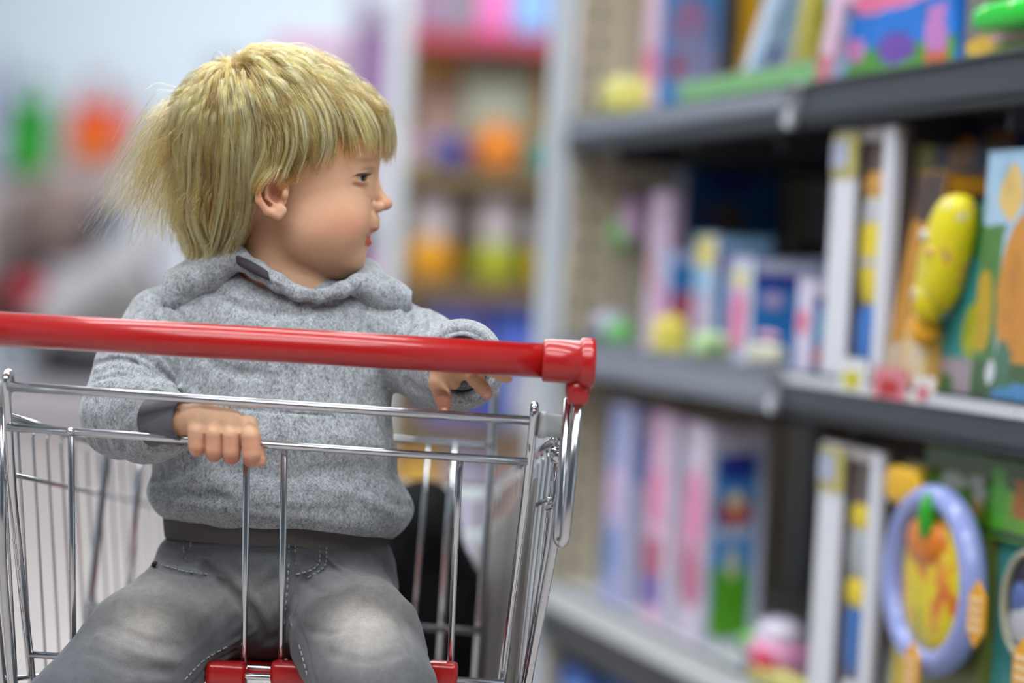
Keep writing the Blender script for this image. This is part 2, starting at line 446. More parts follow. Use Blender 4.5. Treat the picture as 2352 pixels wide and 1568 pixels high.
def pbox(name, label, cat, x0, x1, x2, ytop, z0, d0, front, side, top=None, lean=0.0, leand=0.0, group=None, zt=None):
    """carton standing on a shelf: front face x0..x1 along the aisle, near end face x1..x2 into the shelf (picture columns)"""
    tn = solve(lambda t: proj(G(t, d0, z0))[0], x1, .6, 5); tf = solve(lambda t: proj(G(t, d0, z0))[0], x0, .6, 6)
    d1 = solve(lambda d: proj(G(tn, d, z0))[0], x2, d0, d0 + .6); d1 = max(d1, d0 + .02)
    z1 = zt if zt else solve(lambda z: proj(G(tn, d0, z))[1], ytop, z0 + .01, z0 + 1.2)
    tf = min(tf, 3.83) if tn < 3.8 else tf; d1 = min(d1, DEP - .025)
    nprint[0] += 1
    mf = print_mat(name + '_front_print', *front); ms = print_mat(name + '_end_print', *side); mt = mat(name + '_top', top if top else front[0], .4)
    cn = G((tn + tf) / 2, (d0 + d1) / 2, z0); loc = cn
    bm = bmesh.new(); bmesh.ops.create_cube(bm, size=1); uvl = bm.loops.layers.uv.new('UVMap')
    P = {}
    for v in bm.verts:
        P[v] = (v.co.x + .5, v.co.y + .5, v.co.z + .5)
    for v in bm.verts:
        a_, b_, c_ = P[v]; g_ = G(tn + (tf - tn) * a_ - lean * c_, d0 + (d1 - d0) * b_ + leand * c_, z0 + (z1 - z0) * c_) - loc
        v.co = Vector(g_)
    for f in bm.faces:
        A = [P[l.vert] for l in f.loops]
        isf = all(p[1] < .5 for p in A); isn = all(p[0] < .5 for p in A)
        f.material_index = 1 if isf else 2 if isn else 0
        for l, p in zip(f.loops, A):
            l[uvl].uv = (1 - p[0], p[2]) if isf else (p[1], p[2]) if isn else (p[0], p[1])
    bmesh.ops.bevel(bm, geom=bm.edges[:], offset=.0016, segments=2, affect='EDGES')
    bmesh.ops.recalc_face_normals(bm, faces=bm.faces[:])
    me = bpy.data.meshes.new(name); bm.to_mesh(me); bm.free()
    o = link(name, me, [mt, mf, ms]); o.location = loc; tag(o, label, cat, group)
    # lid flap seam: a thin tuck-in flap on the near end
    hgt = z1 - z0
    fb = boxv((G(tn - .0012 - lean, (d0 + d1) / 2 + leand, z1 - .012) + lean * 0) - 0, AV, NV, (0, 0, 1), (.0016, (d1 - d0) * .86, .018), .0006)
    bmobj('lid_flap', fb, mt, o)
    o['_t'] = (float(tn), float(tf), float(d0), float(d1), float(z0), float(z1))
    return o
SKY, DSK, PNK, LPK, GRN, YEL = S_(40, 130, 205), S_(30, 90, 165), S_(222, 120, 160), S_(226, 190, 212), S_(95, 160, 50), S_(226, 200, 40)
WHT, VIO, RED_, ORG, PAL, TEA = S_(222, 224, 232), S_(70, 60, 160), S_(200, 50, 50), S_(222, 140, 40), S_(170, 200, 232), S_(50, 150, 150)
# upper shelf
pbox('toy_box', 'blue toy box with a pinkish-grey picture, at the far end of the top shelf', 'toy box', 1470, 1503, 1640, -150, ZU, .06, (LPK, [('r', .5, .3, .5, .1, PNK)]), (S_(70, 150, 215), [('e', .5, .52, .32, .16, S_(170, 130, 170)), ('e', .6, .3, .4, .2, S_(150, 150, 190)), ('e', .3, .3, .12, .06, S_(180, 60, 60)), ('e', .4, .78, .2, .1, S_(60, 140, 220)), ('r', .5, .02, .5, .05, PNK)]))
pbox('toy_box', 'golden yellow carton wedged behind the leaning pale blue pack', 'toy box', 1640, 1668, 1735, -120, ZU, .12, (S_(40, 34, 20), []), (S_(215, 160, 20), [('r', .1, .4, .2, .5, S_(60, 50, 20))]), lean=.0)
pbox('toy_pack', 'pale blue flat pack leaning to the right on the top shelf', 'toy pack', 1680, 1712, 1760, -110, ZU, .03, (PAL, [('r', .2, .5, .2, .5, WHT), ('e', .8, .25, .16, .06, S_(110, 110, 215))]), (S_(150, 196, 232), [('r', .3, .5, .2, .5, S_(200, 214, 236)), ('e', .6, .3, .3, .08, S_(120, 120, 210))]), lean=.16)
pbox('toy_box', 'tall mustard yellow carton on the top shelf beside the big blue box', 'toy box', 1785, 1840, 1905, -160, ZU, .10, (S_(214, 196, 70), [('r', .2, .5, .2, .5, S_(150, 160, 160))]), (S_(216, 200, 60), [('e', .4, .18, .3, .12, S_(200, 150, 70))]), lean=.05)
tr = pbox('display_tray', 'low green cardboard tray along the front of the top shelf', 'tray', 1560, 1868, 1890, 138, ZU, .012, (S_(160, 200, 150), [('r', .5, .6, .5, .18, S_(110, 186, 100)), ('r', .5, .1, .5, .12, S_(190, 210, 190))]), (S_(170, 205, 160), []), lean=.0)
pbox('toy_box', 'big bright blue toy box with purple and pink print on the top shelf', 'toy box', 1905, 2198, 2260, -170, ZU, .015,
     (S_(16, 118, 214), [('r', .5, .05, .5, .20, S_(74, 150, 40)), ('r', .07, .5, .08, .5, S_(160, 200, 235)), ('e', .5, .62, .42, .10, S_(226, 130, 176)), ('e', .42, .66, .28, .10, S_(226, 110, 150)), ('e', .55, .22, .15, .12, S_(110, 70, 170)), ('e', .22, .26, .09, .10, S_(200, 120, 180)), ('e', .27, .74, .05, .03, WHT), ('e', .55, .68, .04, .03, S_(190, 210, 170)), ('r', .86, .32, .075, .16, S_(196, 124, 192)), ('r', .86, .08, .08, .08, S_(204, 100, 44)), ('r', .5, .0, .5, .03, S_(170, 205, 180))]),
     (S_(20, 110, 205), []), lean=-.03)
pbox('toy_pack', 'pink and pale carton standing at the left edge of the big blue box', 'toy pack', 1868, 1898, 1925, -20, ZU, .0, (LPK, [('r', .4, .15, .5, .18, S_(206, 110, 120))]), (S_(190, 212, 232), [('r', .2, .3, .3, .3, LPK)]), lean=.045)
u7 = pbox('toy_set', 'boxed toy set with a neon green tray at the right end of the top shelf', 'toy set', 2212, 2470, 2520, -150, ZU, .02,
     (S_(120, 116, 110), [('r', .3, .10, .28, .10, S_(150, 160, 70)), ('e', .16, .20, .14, .085, S_(226, 180, 50)), ('r', .5, .42, .4, .07, S_(92, 110, 190)), ('r', .5, .26, .22, .05, S_(222, 170, 170)), ('r', .33, .60, .10, .14, S_(90, 62, 20)), ('r', .5, .08, .1, .06, S_(130, 170, 70)), ('r', .62, .3, .02, .2, ORG)]), (S_(120, 60, 30), []))
def gell(name, t, d, z, rt, rd, rz, m, root=None, seg=20, label=None, cat=None, group=None, sq=1.0, tilt=0):
    """rounded solid in aisle axes; sq < 1 gives a fuller, pillow-like body"""
    bm = bmesh.new(); bmesh.ops.create_uvsphere(bm, u_segments=seg, v_segments=seg // 2 + 2, radius=1)
    c = G(t, d, z)
    for v in bm.verts:
        x, y, w = v.co; f = lambda k: math.copysign(abs(k) ** sq, k); x, y, w = f(x), f(y), f(w)
        v.co = Vector(AV * (x * rt - w * rz * math.tan(tilt)) + NV * y * rd + np.array([0, 0, w * rz]))
    me = bpy.data.meshes.new(name); bm.to_mesh(me); bm.free(); me.polygons.foreach_set('use_smooth', [True] * len(me.polygons))
    o = link(name, me, m); o.location = c
    if root is not None: attach(o, root)
    if label: tag(o, label, cat, group)
    return o
def tz(px, py, d):
    r = ray(px, py); k = (LL + d) / (r @ NV); p = CAM + r * k; return float(p @ AV), float(p[2])
P_ = lambda nm, c, r=.3: mat(nm, c, r)
NEON = P_('neon_green_plastic', S_(30, 205, 50), .2)
t_, z_ = tz(2330, 35, .0)
gell('neon_tray', t_, .0, z_, .075, .022, .016, NEON, u7, sq=.6)
for dx in (-.03, .03):
    gell('shiny_bead', t_ + dx, -.016, z_ + .006, .007, .006, .006, P_('bead', S_(190, 220, 150), .1), u7)
t_ = 3.70
c_ = gell('toy_tub', t_, .055, ZU + .035, .05, .05, .035, P_('pale_yellow', S_(214, 208, 110)), label='small pale yellow round tub at the far end of the top shelf', cat='tub', sq=.55)
gell('lid', t_, .055, ZU + .062, .046, .046, .008, P_('pale_yellow_lid', S_(226, 222, 150)), c_, sq=.5)

# middle shelf
BL = S_(34, 110, 190)
pbox('toy_box', 'dark blue toy box at the back of the middle shelf, green along its foot', 'toy box', 1505, 1552, 1778, 345, ZM, .17, (S_(150, 160, 180), []), (S_(26, 84, 140), [('e', .45, .86, .3, .06, S_(36, 40, 120)), ('e', .45, .62, .16, .14, S_(90, 76, 70)), ('r', .5, .44, .45, .10, S_(40, 96, 40)), ('r', .96, .5, .05, .5, S_(50, 50, 90)), ('e', .2, .7, .1, .06, S_(70, 70, 110))]))
pbox('toy_box', 'narrow pink and white carton at the far left of the middle shelf', 'toy box', 1476, 1520, 1546, 440, ZM, .07, (S_(224, 196, 222), [('e', .5, .5, .4, .15, S_(216, 150, 150))]), (S_(214, 190, 214), [('e', .5, .5, .5, .2, S_(206, 140, 140))]))
pbox('toy_box', 'small blue box with a red figure on its end, middle shelf', 'toy box', 1500, 1528, 1602, 572, ZM, .03, (S_(180, 190, 225), [('e', .5, .4, .4, .3, S_(216, 120, 170))]), (S_(44, 128, 196), [('e', .5, .42, .34, .2, S_(205, 60, 66)), ('e', .75, .3, .2, .2, S_(220, 150, 190)), ('e', .3, .15, .2, .12, S_(220, 206, 90))]))
pbox('toy_box', 'blue box with a yellow top corner in the middle shelf row', 'toy box', 1582, 1632, 1758, 540, ZM, .04, (S_(150, 190, 225), [('r', .5, .86, .4, .12, S_(222, 206, 90)), ('e', .4, .35, .3, .2, S_(200, 160, 190)), ('r', .95, .5, .1, .5, WHT)]), (S_(36, 104, 176), [('r', .2, .8, .18, .1, S_(50, 50, 150)), ('e', .6, .4, .3, .2, S_(200, 90, 140))]))
pbox('toy_box', 'wide blue box with a violet band, largest of the row on the middle shelf', 'toy box', 1662, 1716, 1882, 590, ZM, .02, (S_(196, 200, 226), [('e', .5, .42, .35, .3, S_(222, 110, 160)), ('e', .5, .8, .4, .08, S_(220, 214, 140)), ('r', .93, .5, .1, .5, S_(220, 226, 236))]), (S_(44, 124, 200), [('r', .38, .82, .36, .09, S_(50, 56, 160)), ('e', .3, .62, .16, .08, S_(190, 170, 215)), ('e', .3, .1, .2, .09, S_(180, 90, 130)), ('e', .85, .5, .14, .12, S_(60, 160, 225))]))
pbox('toy_box', 'small pale blue and pink box against the white-framed pack, middle shelf', 'toy box', 1822, 1858, 1905, 640, ZM, .0, (S_(214, 206, 230), [('e', .4, .55, .4, .14, S_(224, 120, 150))]), (S_(60, 140, 210), [('r', .5, .8, .5, .08, S_(40, 60, 150)), ('e', .5, .5, .4, .1, S_(50, 180, 220)), ('e', .5, .2, .5, .12, S_(200, 120, 130))]))
pbox('dark_carton', 'dark brown carton in the shadow behind the blue toy boxes', 'carton', 1800, 1810, 1893, 560, ZM, .24, (S_(50, 40, 34), []), (S_(64, 52, 44), []))
YMT = mat('yellow_print', S_(226, 210, 10), .35); lk(YMT, ramp(YMT, noise(YMT, 38, 2, .5), [(.30, S_(150, 140, 120)), (.36, S_(226, 170, 60)), (.42, S_(228, 212, 10)), (.62, S_(222, 206, 20)), (.70, S_(206, 196, 160))]), base(YMT))
def small(name, label, cat, px, py, d, rt, rd, rz, c, sq=.8, parts=(), zfix=None, tilt=0):
    t, z = tz(px, py, d); z = zfix if zfix is not None else z
    o = gell(name, t, d, z, rt, rd, rz, P_(name + '_body', c) if name != 'toy_figure' else YMT, label=label, cat=cat, sq=sq, tilt=tilt)
    for (pn, dt, dd, dz, r1, r2, r3, pc) in parts: gell(pn, t + dt, d + dd, z + dz, r1, r2, r3, P_(pn + '_tint', pc), o, sq=.9, seg=14)
    return o
small('toy_pony', 'small lilac and green toy on a hook by the beige end panel', 'toy', 1415, 520, .10, .03, .03, .024, S_(176, 176, 222), parts=[('green_part', -.055, 0, -.012, .035, .03, .024, S_(130, 205, 120)), ('pink_part', -.10, 0, .015, .025, .025, .04, S_(220, 180, 215)), ('hook', -.02, .16, .02, .004, .16, .004, S_(150, 150, 150))])
small('toy_pony', 'small lilac and green toy standing at the far end of the middle shelf', 'toy', 1405, 730, .05, .035, .03, .028, S_(180, 178, 205), zfix=ZM + .026, parts=[('green_part', -.05, 0, -.004, .03, .028, .02, S_(120, 190, 110)), ('wheel', .02, -.026, -.012, .012, .006, .012, S_(70, 70, 80)), ('wheel', -.02, -.026, -.012, .012, .006, .012, S_(70, 70, 80))])
small('toy_block', 'pale yellow toy block on the middle shelf edge', 'toy', 1538, 765, .01, .03, .022, .028, S_(220, 206, 90), .4, zfix=ZM + .027, parts=[('knob', 0, 0, .03, .009, .009, .006, S_(220, 206, 90))])
small('toy_turtle', 'pale green rounded toy on the middle shelf edge', 'toy', 1632, 790, .0, .035, .026, .022, S_(176, 206, 150), .9, zfix=ZM + .021, parts=[('head', -.034, -.01, .006, .012, .012, .011, S_(150, 190, 130))])
small('toy_pack_bag', 'pale cream pouch at the edge of the middle shelf, before the bay joint', 'toy pack', 1760, 820, .0, .045, .016, .014, S_(206, 204, 182), .5, zfix=ZM + .021, parts=[('seal', 0, 0, .024, .04, .004, .006, S_(216, 160, 180))])
# tall white-framed display packs (middle and bottom shelf)
def framed(label, x0, x1, x2, ytop, z0, d0, inner, lean=0):
    tn = solve(lambda t: proj(G(t, d0, z0))[0], x1, .6, 5); tf = solve(lambda t: proj(G(t, d0, z0))[0], x0, .6, 6)
    d1 = min(solve(lambda d: proj(G(tn, d, z0))[0], x2, d0, d0 + .6), DEP - .03)
    z1 = solve(lambda z: proj(G(tn, d0, z))[1], ytop, z0 + .01, z0 + 1.2)
    r = thing('toy_display_pack', label, 'toy pack', G((tn + tf) / 2, (d0 + d1) / 2, z0))
    Wm = P_('white_card', S_(226, 226, 234), .4); w = tf - tn; T = lambda a: tn + w * a
    cb = (T(0), T(1))
    gbox('back_card', *cb, d1 - .01, d1, z0, z1, P_('brown_card', S_(96, 84, 80)), r, .002)
    gbox('base_card', *cb, d0 + .002, d1 - .01, z0, z0 + .012, Wm, r, .002)
    gbox('top_card', *cb, d0 + .002, d1 - .01, z1 - .012, z1, P_('top_card', S_(190, 180, 176)), r, .002)
    # near side wall (cut away in a curve) and far side wall, both white card
    for a0, a1, wd in ((0, .04, .86), (.96, 1, .9)):
        gbox('side_card', T(a0), T(a1), d0 + .004, d1 - .011, z0 + .012, z1 - .012, Wm, r, .001)
    for a0, a1 in ((0.0, .15), (.62, 1.0)):
        gbox('front_strip', T(a0), T(a1), d0 - .002, d0 + .002, z0, z1, Wm, r, .001)
    gbox('corner_label', T(.60), T(.99), d0 - .004, d0 - .002, z1 - .055, z1 - .004, P_('label_yellow', S_(196, 184, 70)), r, .0008)
    gbox('corner_label', T(.72), T(.99), d0 - .0055, d0 - .004, z1 - .045, z1 - .012, P_('label_grey', S_(176, 180, 200)), r, .0008)
    for i, (dz, hz_, c) in enumerate(inner):
        gell('packed_toy' if i == 0 else 'packed_part', T(.40), (d0 + .022), z0 + dz, w * .22, .018, hz_, P_('packed_%d' % i, c), r, sq=.75)
    return r
framed('tall white-framed toy pack with a yellow capsule toy inside, middle shelf', 1888, 2022, 2058, 290, ZM, .005,
       [(.165, .085, S_(230, 206, 20)), (.20, .03, S_(190, 190, 196)), (.235, .02, S_(206, 150, 60)), (.145, .02, S_(184, 184, 190)), (.055, .045, S_(44, 110, 190))])
framed('tall white-framed toy pack with a blue and yellow toy inside, bottom shelf', 1855, 1988, 2020, 1044, ZB, .005,
       [(.10, .06, S_(40, 104, 176)), (.155, .025, S_(232, 204, 20)), (.205, .045, S_(170, 176, 180)), (.245, .022, S_(226, 200, 30)), (.03, .03, S_(210, 212, 216))])
# leaning amber pack and yellow rounded pack
pbox('toy_pack', 'amber-coloured pack leaning over between the white-framed pack and the yellow toy', 'toy pack', 2022, 2078, 2190, 400, ZM, .0, (S_(196, 134, 20), [('r', .5, .1, .5, .12, S_(206, 180, 150)), ('r', .5, .9, .5, .12, S_(70, 50, 40))]), (S_(186, 122, 14), [('r', .5, .12, .5, .14, S_(206, 180, 150)), ('r', .5, .85, .5, .2, S_(50, 36, 30))]), lean=.075)
yp = small('toy_figure', 'bright yellow lumpy rounded toy pack on the middle shelf', 'toy', 2172, 585, -.008, .036, .022, .066, S_(226, 212, 10), .70, tilt=.34, parts=[('yellow_lobe', .022, -.006, -.05, .020, .018, .026, S_(222, 200, 16)), ('white_patch', .012, -.020, .02, .009, .006, .007, S_(206, 200, 196)), ('orange_patch', -.006, -.020, .002, .008, .006, .006, S_(214, 160, 90)), ('white_patch', .024, -.020, -.045, .009, .006, .009, S_(206, 190, 150)), ('orange_foot', .040, 0, -.082, .017, .017, .020, S_(236, 170, 40))])
pbox('toy_pack', 'cream and orange pack standing under the yellow rounded toy', 'toy pack', 2072, 2122, 2140, 735, ZM, -.005, (S_(228, 196, 130), [('e', .5, .5, .3, .4, S_(226, 206, 176)), ('r', .5, .95, .5, .1, S_(240, 170, 60))]), (S_(230, 180, 90), []))
pbox('toy_box', 'teal toy box with a yellow-green disc printed on it, middle shelf', 'toy box', 2130, 2244, 2290, 470, ZM, .012, (TEA, [('e', .78, .36, .28, .16, S_(176, 186, 30)), ('r', .5, .86, .5, .14, S_(50, 130, 70)), ('r', .5, .1, .5, .10, S_(176, 160, 170)), ('e', .3, .05, .2, .07, S_(60, 120, 70))]), (S_(30, 100, 60), []), lean=.045)
pbox('toy_box', 'pale blue toy box with a tall orange-brown oval, right end of the middle shelf', 'toy box', 2226, 2460, 2500, 335, ZM, .004,
     (S_(166, 200, 226), [('r', .10, .35, .12, .36, S_(80, 130, 70)), ('e', .42, .42, .21, .33, S_(206, 140, 50)), ('e', .26, .84, .12, .11, S_(226, 190, 110)), ('r', .42, .84, .025, .08, S_(200, 150, 110)), ('e', .06, .36, .1, .16, S_(196, 160, 30)), ('r', .3, .06, .3, .10, S_(70, 100, 60)), ('e', .3, .14, .08, .12, S_(80, 120, 96)), ('e', .19, .12, .035, .05, WHT), ('e', .78, .2, .2, .2, S_(140, 166, 50)), ('e', .5, .0, .3, .09, S_(80, 140, 190)), ('e', .8, .75, .05, .08, S_(216, 90, 60))]), (S_(120, 170, 60), []), lean=.012)
pbox('toy_box', 'dark navy carton with orange print, half hidden under the top shelf', 'toy box', 2078, 2290, 2330, 292, ZM, .14, (S_(44, 44, 84), [('e', .48, .9, .13, .08, S_(206, 140, 40)), ('e', .05, .92, .12, .1, S_(150, 140, 20)), ('e', .22, .78, .1, .08, S_(214, 184, 130)), ('r', .5, .6, .12, .25, S_(16, 12, 16)), ('e', .8, .8, .08, .08, S_(150, 120, 110)), ('r', .9, .95, .2, .04, S_(110, 76, 20))]), (S_(40, 30, 30), []))
# price cards on the middle shelf edge
def card(label, px, py, w, h, c1, c2, z=ZM):
    t, _ = tz(px, py, -.02); o = gbox('price_card', t - w / 2, t + w / 2, -.019, -.0165, z - .010, z - .010 + h, P_('card_white', c1, .4), None, .0006)
    tag(o, label, 'price card'); gbox('card_print', t - w * .28, t + w * .28, -.0202, -.0192, z - .010 + h * .15, z - .010 + h * .62, P_('card_print_tint', c2, .4), o, .0004)
card('white price card with a yellow square on the middle shelf edge', 1957, 835, .075, .04, S_(226, 226, 226), S_(206, 196, 20))
card('red and white price card on the middle shelf edge', 2042, 850, .085, .034, S_(216, 130, 140), S_(186, 30, 36))
card('white strip card under the yellow rounded toy on the shelf edge', 2120, 875, .05, .03, S_(230, 220, 215), S_(206, 120, 130))
o = gbox('price_strip', 2.2, 2.42, -.0195, -.0165, ZM - .010, ZM + .001, P_('clear_strip', S_(206, 206, 212), .25), None, .0006); tag(o, 'long pale price strip at the right end of the middle shelf edge', 'price strip')

# bottom shelf
pbox('toy_box', 'tall thin blue and lilac carton at the far left of the bottom shelf', 'toy box', 1380, 1432, 1478, 935, ZB, .035, (S_(150, 160, 215), [('e', .5, .55, .5, .14, S_(214, 180, 220)), ('r', .5, .25, .5, .1, S_(90, 130, 200)), ('r', .8, .5, .2, .5, S_(190, 190, 225))]), (S_(196, 200, 226), [('e', .5, .75, .5, .14, S_(120, 140, 210))]))
pbox('toy_box', 'tall thin pink and white carton, second from the left on the bottom shelf', 'toy box', 1470, 1530, 1572, 958, ZB, .035, (S_(222, 176, 206), [('e', .5, .6, .5, .14, S_(232, 140, 180)), ('r', .4, .3, .5, .1, S_(180, 80, 110)), ('r', .3, .15, .4, .07, S_(110, 90, 170)), ('r', .85, .5, .15, .5, S_(214, 206, 228))]), (S_(206, 212, 228), [('e', .5, .7, .4, .1, S_(170, 180, 200)), ('e', .4, .4, .4, .1, S_(226, 180, 205))]))
pbox('toy_box', 'tall carton with a blue and green picture on its end, bottom shelf', 'toy box', 1552, 1602, 1736, 980, ZB, .03, (S_(220, 206, 226), [('e', .5, .6, .5, .2, S_(228, 140, 184)), ('e', .5, .3, .5, .16, S_(190, 110, 140))]),
     (S_(206, 210, 226), [('r', .5, .52, .36, .36, S_(60, 140, 210)), ('r', .5, .2, .33, .16, S_(82, 160, 24)), ('r', .5, .82, .30, .06, S_(40, 56, 160)), ('e', .5, .62, .34, .08, S_(60, 70, 130)), ('e', .52, .61, .26, .055, S_(196, 90, 70)), ('e', .5, .67, .15, .04, S_(226, 214, 180)), ('r', .5, .52, .3, .03, S_(186, 196, 220)), ('e', .5, .38, .1, .08, S_(206, 206, 170))]))
small('soft_toy', 'pink, red and green soft toy lying on the bottom shelf before the white-framed pack', 'soft toy', 1795, 1405, .05, .05, .04, .028, S_(222, 150, 190), .8, zfix=ZB + .028, parts=[('red_patch', -.02, -.03, -.006, .03, .015, .02, S_(190, 50, 80)), ('green_patch', .045, -.01, .01, .02, .03, .018, S_(110, 180, 90)), ('blue_patch', .0, -.035, -.015, .03, .01, .012, S_(50, 60, 150)), ('white_patch', .0, 0, .03, .04, .03, .02, S_(222, 214, 232))])
pbox('flat_pack', 'pale yellow flat pack lying on the bottom shelf', 'toy pack', 1715, 1830, 1885, 1500, ZB, .0, (S_(226, 220, 130), [('r', .5, .9, .5, .2, S_(210, 200, 110))]), (S_(226, 216, 120), []), zt=ZB + .018)
# oval blister toy on its card
bt = pbox('toy_pack', 'card pack with a lavender oval blister round a mottled yellow toy, bottom shelf', 'toy pack', 2040, 2236, 2262, 1100, ZB, .02, (S_(110, 120, 60), [('e', .2, .90, .22, .09, S_(226, 180, 20)), ('r', .5, .06, .5, .12, S_(90, 80, 110)), ('e', .3, .1, .2, .08, S_(206, 206, 220)), ('e', .75, .08, .1, .08, S_(140, 100, 90)), ('r', .12, .35, .12, .2, S_(214, 190, 60))]), (S_(120, 130, 50), []))
tn, tf, d0, d1, z0, z1 = bt['_t']
tc_, _ = tz(2146, 1330, .0); zc = tz(2146, 1332, .0)[1]
ringpts = []
hw = (tz(2042, 1330, 0)[0] - tz(2250, 1330, 0)[0]) / 2; hh = (tz(2146, 1130, 0)[1] - tz(2146, 1545, 0)[1]) / 2
for a in np.linspace(0, 2 * PI, 48, endpoint=False): ringpts.append(G(tc_ + hw * .88 * math.cos(a), -.002, zc + hh * .93 * math.sin(a)))
V, Fc = tube_mesh(ringpts, .015, 12, True); V = [np.array(v) for v in V]
rg = meshobj('blister_ring', V, Fc, P_('lavender_plastic', S_(146, 158, 214), .2), bt); rg['label'] = 'lavender plastic ring'
MOT = mat('mottled_yellow', S_(220, 190, 20), .3); nn = noise(MOT, 26, 3, .6)
lk(MOT, ramp(MOT, nn, [(.36, S_(206, 90, 40)), (.44, S_(224, 150, 40)), (.50, S_(226, 200, 20)), (.62, S_(222, 206, 20)), (.70, S_(150, 150, 40))]), base(MOT))
tf_ = gell('mottled_toy', tc_ - .004, .006, zc - hh * .03, hw * .76, .020, hh * .82, MOT, bt, sq=.85); tf_['label'] = 'mottled yellow and orange toy'
gell('green_leaf', tc_ - .01, -.018, zc + hh * .72, .010, .01, .026, P_('leaf_green', S_(50, 160, 40)), bt)
gell('orange_crest', tc_ + .006, -.004, zc + hh * .42, hw * .42, .016, hh * .28, P_('crest_orange', S_(214, 120, 30)), bt, sq=.8)
fl = gell('flower_tag', tz(2075, 1115, .0)[0], .0, tz(2075, 1115, .0)[1], .045, .008, .022, P_('petal_yellow', S_(232, 178, 10)), bt, sq=.7)
def hextag(px, py, root, lab):
    t, z = tz(px, py, -.025); bm = bmesh.new(); r = .026
    ring = [(r * .8 * math.cos(a), r * 1.35 * math.sin(a)) for a in np.linspace(PI / 2, PI / 2 + 2 * PI, 6, endpoint=False)]
    v1 = [bm.verts.new(G(t + x, -.025, z + y)) for x, y in ring]; v2 = [bm.verts.new(G(t + x, -.022, z + y)) for x, y in ring]
    bm.faces.new(v1); bm.faces.new(v2[::-1])
    for i in range(6): bm.faces.new((v1[i], v1[(i + 1) % 6], v2[(i + 1) % 6], v2[i]))
    bmesh.ops.recalc_face_normals(bm, faces=bm.faces[:])
    h = bmobj('hexagon_tag', bm, P_('tag_orange', S_(226, 160, 30), .4), root); h['label'] = lab
    for k in range(4): gbox('printed_line', t - .013, t + .013, -.0262, -.0252, z - .018 + k * .010, z - .013 + k * .010, P_('tag_cream', S_(236, 206, 160), .5), h)
hextag(2240, 1410, bt, 'orange hexagon tag with cream lines'); hextag(2090, 1545, bt, 'orange hexagon tag with cream lines')
tb = pbox('toy_box', 'teal toy box with a round dark window, right end of the bottom shelf', 'toy box', 2262, 2452, 2500, 1282, ZB, .03, (S_(64, 150, 146), [('r', .16, .5, .03, .5, S_(80, 166, 162))]), (S_(40, 110, 104), []))
gb = pbox('toy_box', 'green toy box with white print lying on top of the teal box', 'toy box', 2120, 2440, 2500, 1088, tb['_t'][5] + .001, .02, (S_(104, 160, 34), [('r', .5, .85, .5, .2, S_(66, 90, 36)), ('e', .22, .62, .10, .12, S_(206, 214, 200)), ('r', .40, .58, .06, .18, S_(214, 214, 206)), ('e', .40, .32, .04, .1, S_(226, 176, 120)), ('r', .55, .5, .05, .4, S_(74, 160, 20)), ('r', .82, .55, .16, .25, S_(170, 100, 20)), ('r', .5, .04, .5, .05, S_(40, 60, 40))]), (S_(80, 130, 30), []))
t_, z_ = tz(2352, 1392, .02)
w_ = [G(t_ + .052 * math.cos(a), .024, z_ + .055 * math.sin(a)) for a in np.linspace(0, 2 * PI, 32, endpoint=False)]
V, Fc = tube_mesh(w_, .004, 8, True); rr_ = meshobj('window_ring', V, Fc, P_('ring_cream', S_(190, 186, 160), .3), tb)
gell('round_window', t_, .028, z_, .050, .006, .053, P_('window_dark', S_(52, 46, 50), .15), tb)
gell('window_picture', t_ + .006, .022, z_ - .02, .028, .004, .022, P_('window_pic', S_(190, 190, 196), .4), tb)
gell('window_picture', t_ + .014, .022, z_ + .005, .018, .004, .018, P_('window_pic_blue', S_(90, 110, 170), .4), tb)
hextag(2345, 1545, tb, 'orange hexagon tag with cream lines')
# lowest shelf: tops of a few cartons show under the bottom shelf
pbox('toy_box', 'bright blue carton on the lowest shelf, its top just in view', 'toy box', 1255, 1330, 1480, 1556, ZL, .03, (S_(60, 120, 215), [('e', .5, .8, .4, .1, S_(130, 180, 235))]), (S_(60, 110, 210), [('e', .3, .9, .2, .06, S_(130, 190, 240)), ('r', .8, .5, .2, .5, S_(40, 60, 170))]), S_(90, 140, 225))

# ================================================================== BACKGROUND
def wbox(name, x0, x1, y0, y1, Y, dep, m, root=None, bev=.004, smooth=False):
    """upright box whose front face covers picture columns x0..x1 and rows y0..y1 at distance Y"""
    a = W(x0, (y0 + y1) / 2, Y); b = W(x1, (y0 + y1) / 2, Y); zt = W((x0 + x1) / 2, y0, Y)[2]; zb_ = W((x0 + x1) / 2, y1, Y)[2]
    return bmobj(name, boxv(((a[0] + b[0]) / 2, Y + dep / 2, (zt + zb_) / 2), (1, 0, 0), (0, 1, 0), (0, 0, 1), (b[0] - a[0], dep, zt - zb_), bev), m, root, smooth)
YM = 7.0
KR_ = P_('kraft_back', S_(140, 118, 84), .7); REDS = P_('red_shelf_edge', S_(176, 60, 80), .5); SHB = P_('shelf_oak', S_(120, 100, 68), .6)
zs_ = lambda y, Y=YM: W(1090, y, Y)[2]
x0_, x1_ = W(880, 400, YM)[0], .62
mu = thing('shelving_unit', 'far toy shelving between two white posts with balls on its shelves', 'shelving', ((x0_ + x1_) / 2, YM + .3, 0))
box('back_panel', (x0_, YM + .48, .05), (x1_, YM + .51, 2.0), KR_, mu)
for y, m_ in ((75, REDS), (392, SHB), (655, SHB), (985, SHB)):
    z = zs_(y); s = box('shelf', (x0_ + .03, YM + .01, z - .04), (x1_ - .03, YM + .48, z), SHB if m_ is SHB else REDS, mu, .004)
    box('shelf_edge', (x0_ + .03, YM - .004, z - .045), (x1_ - .03, YM + .01, z + .002), m_, s, .003)
box('shelf', (x0_ + .03, YM + .01, .1), (x1_ - .03, YM + .48, .14), SHB, mu, .004)
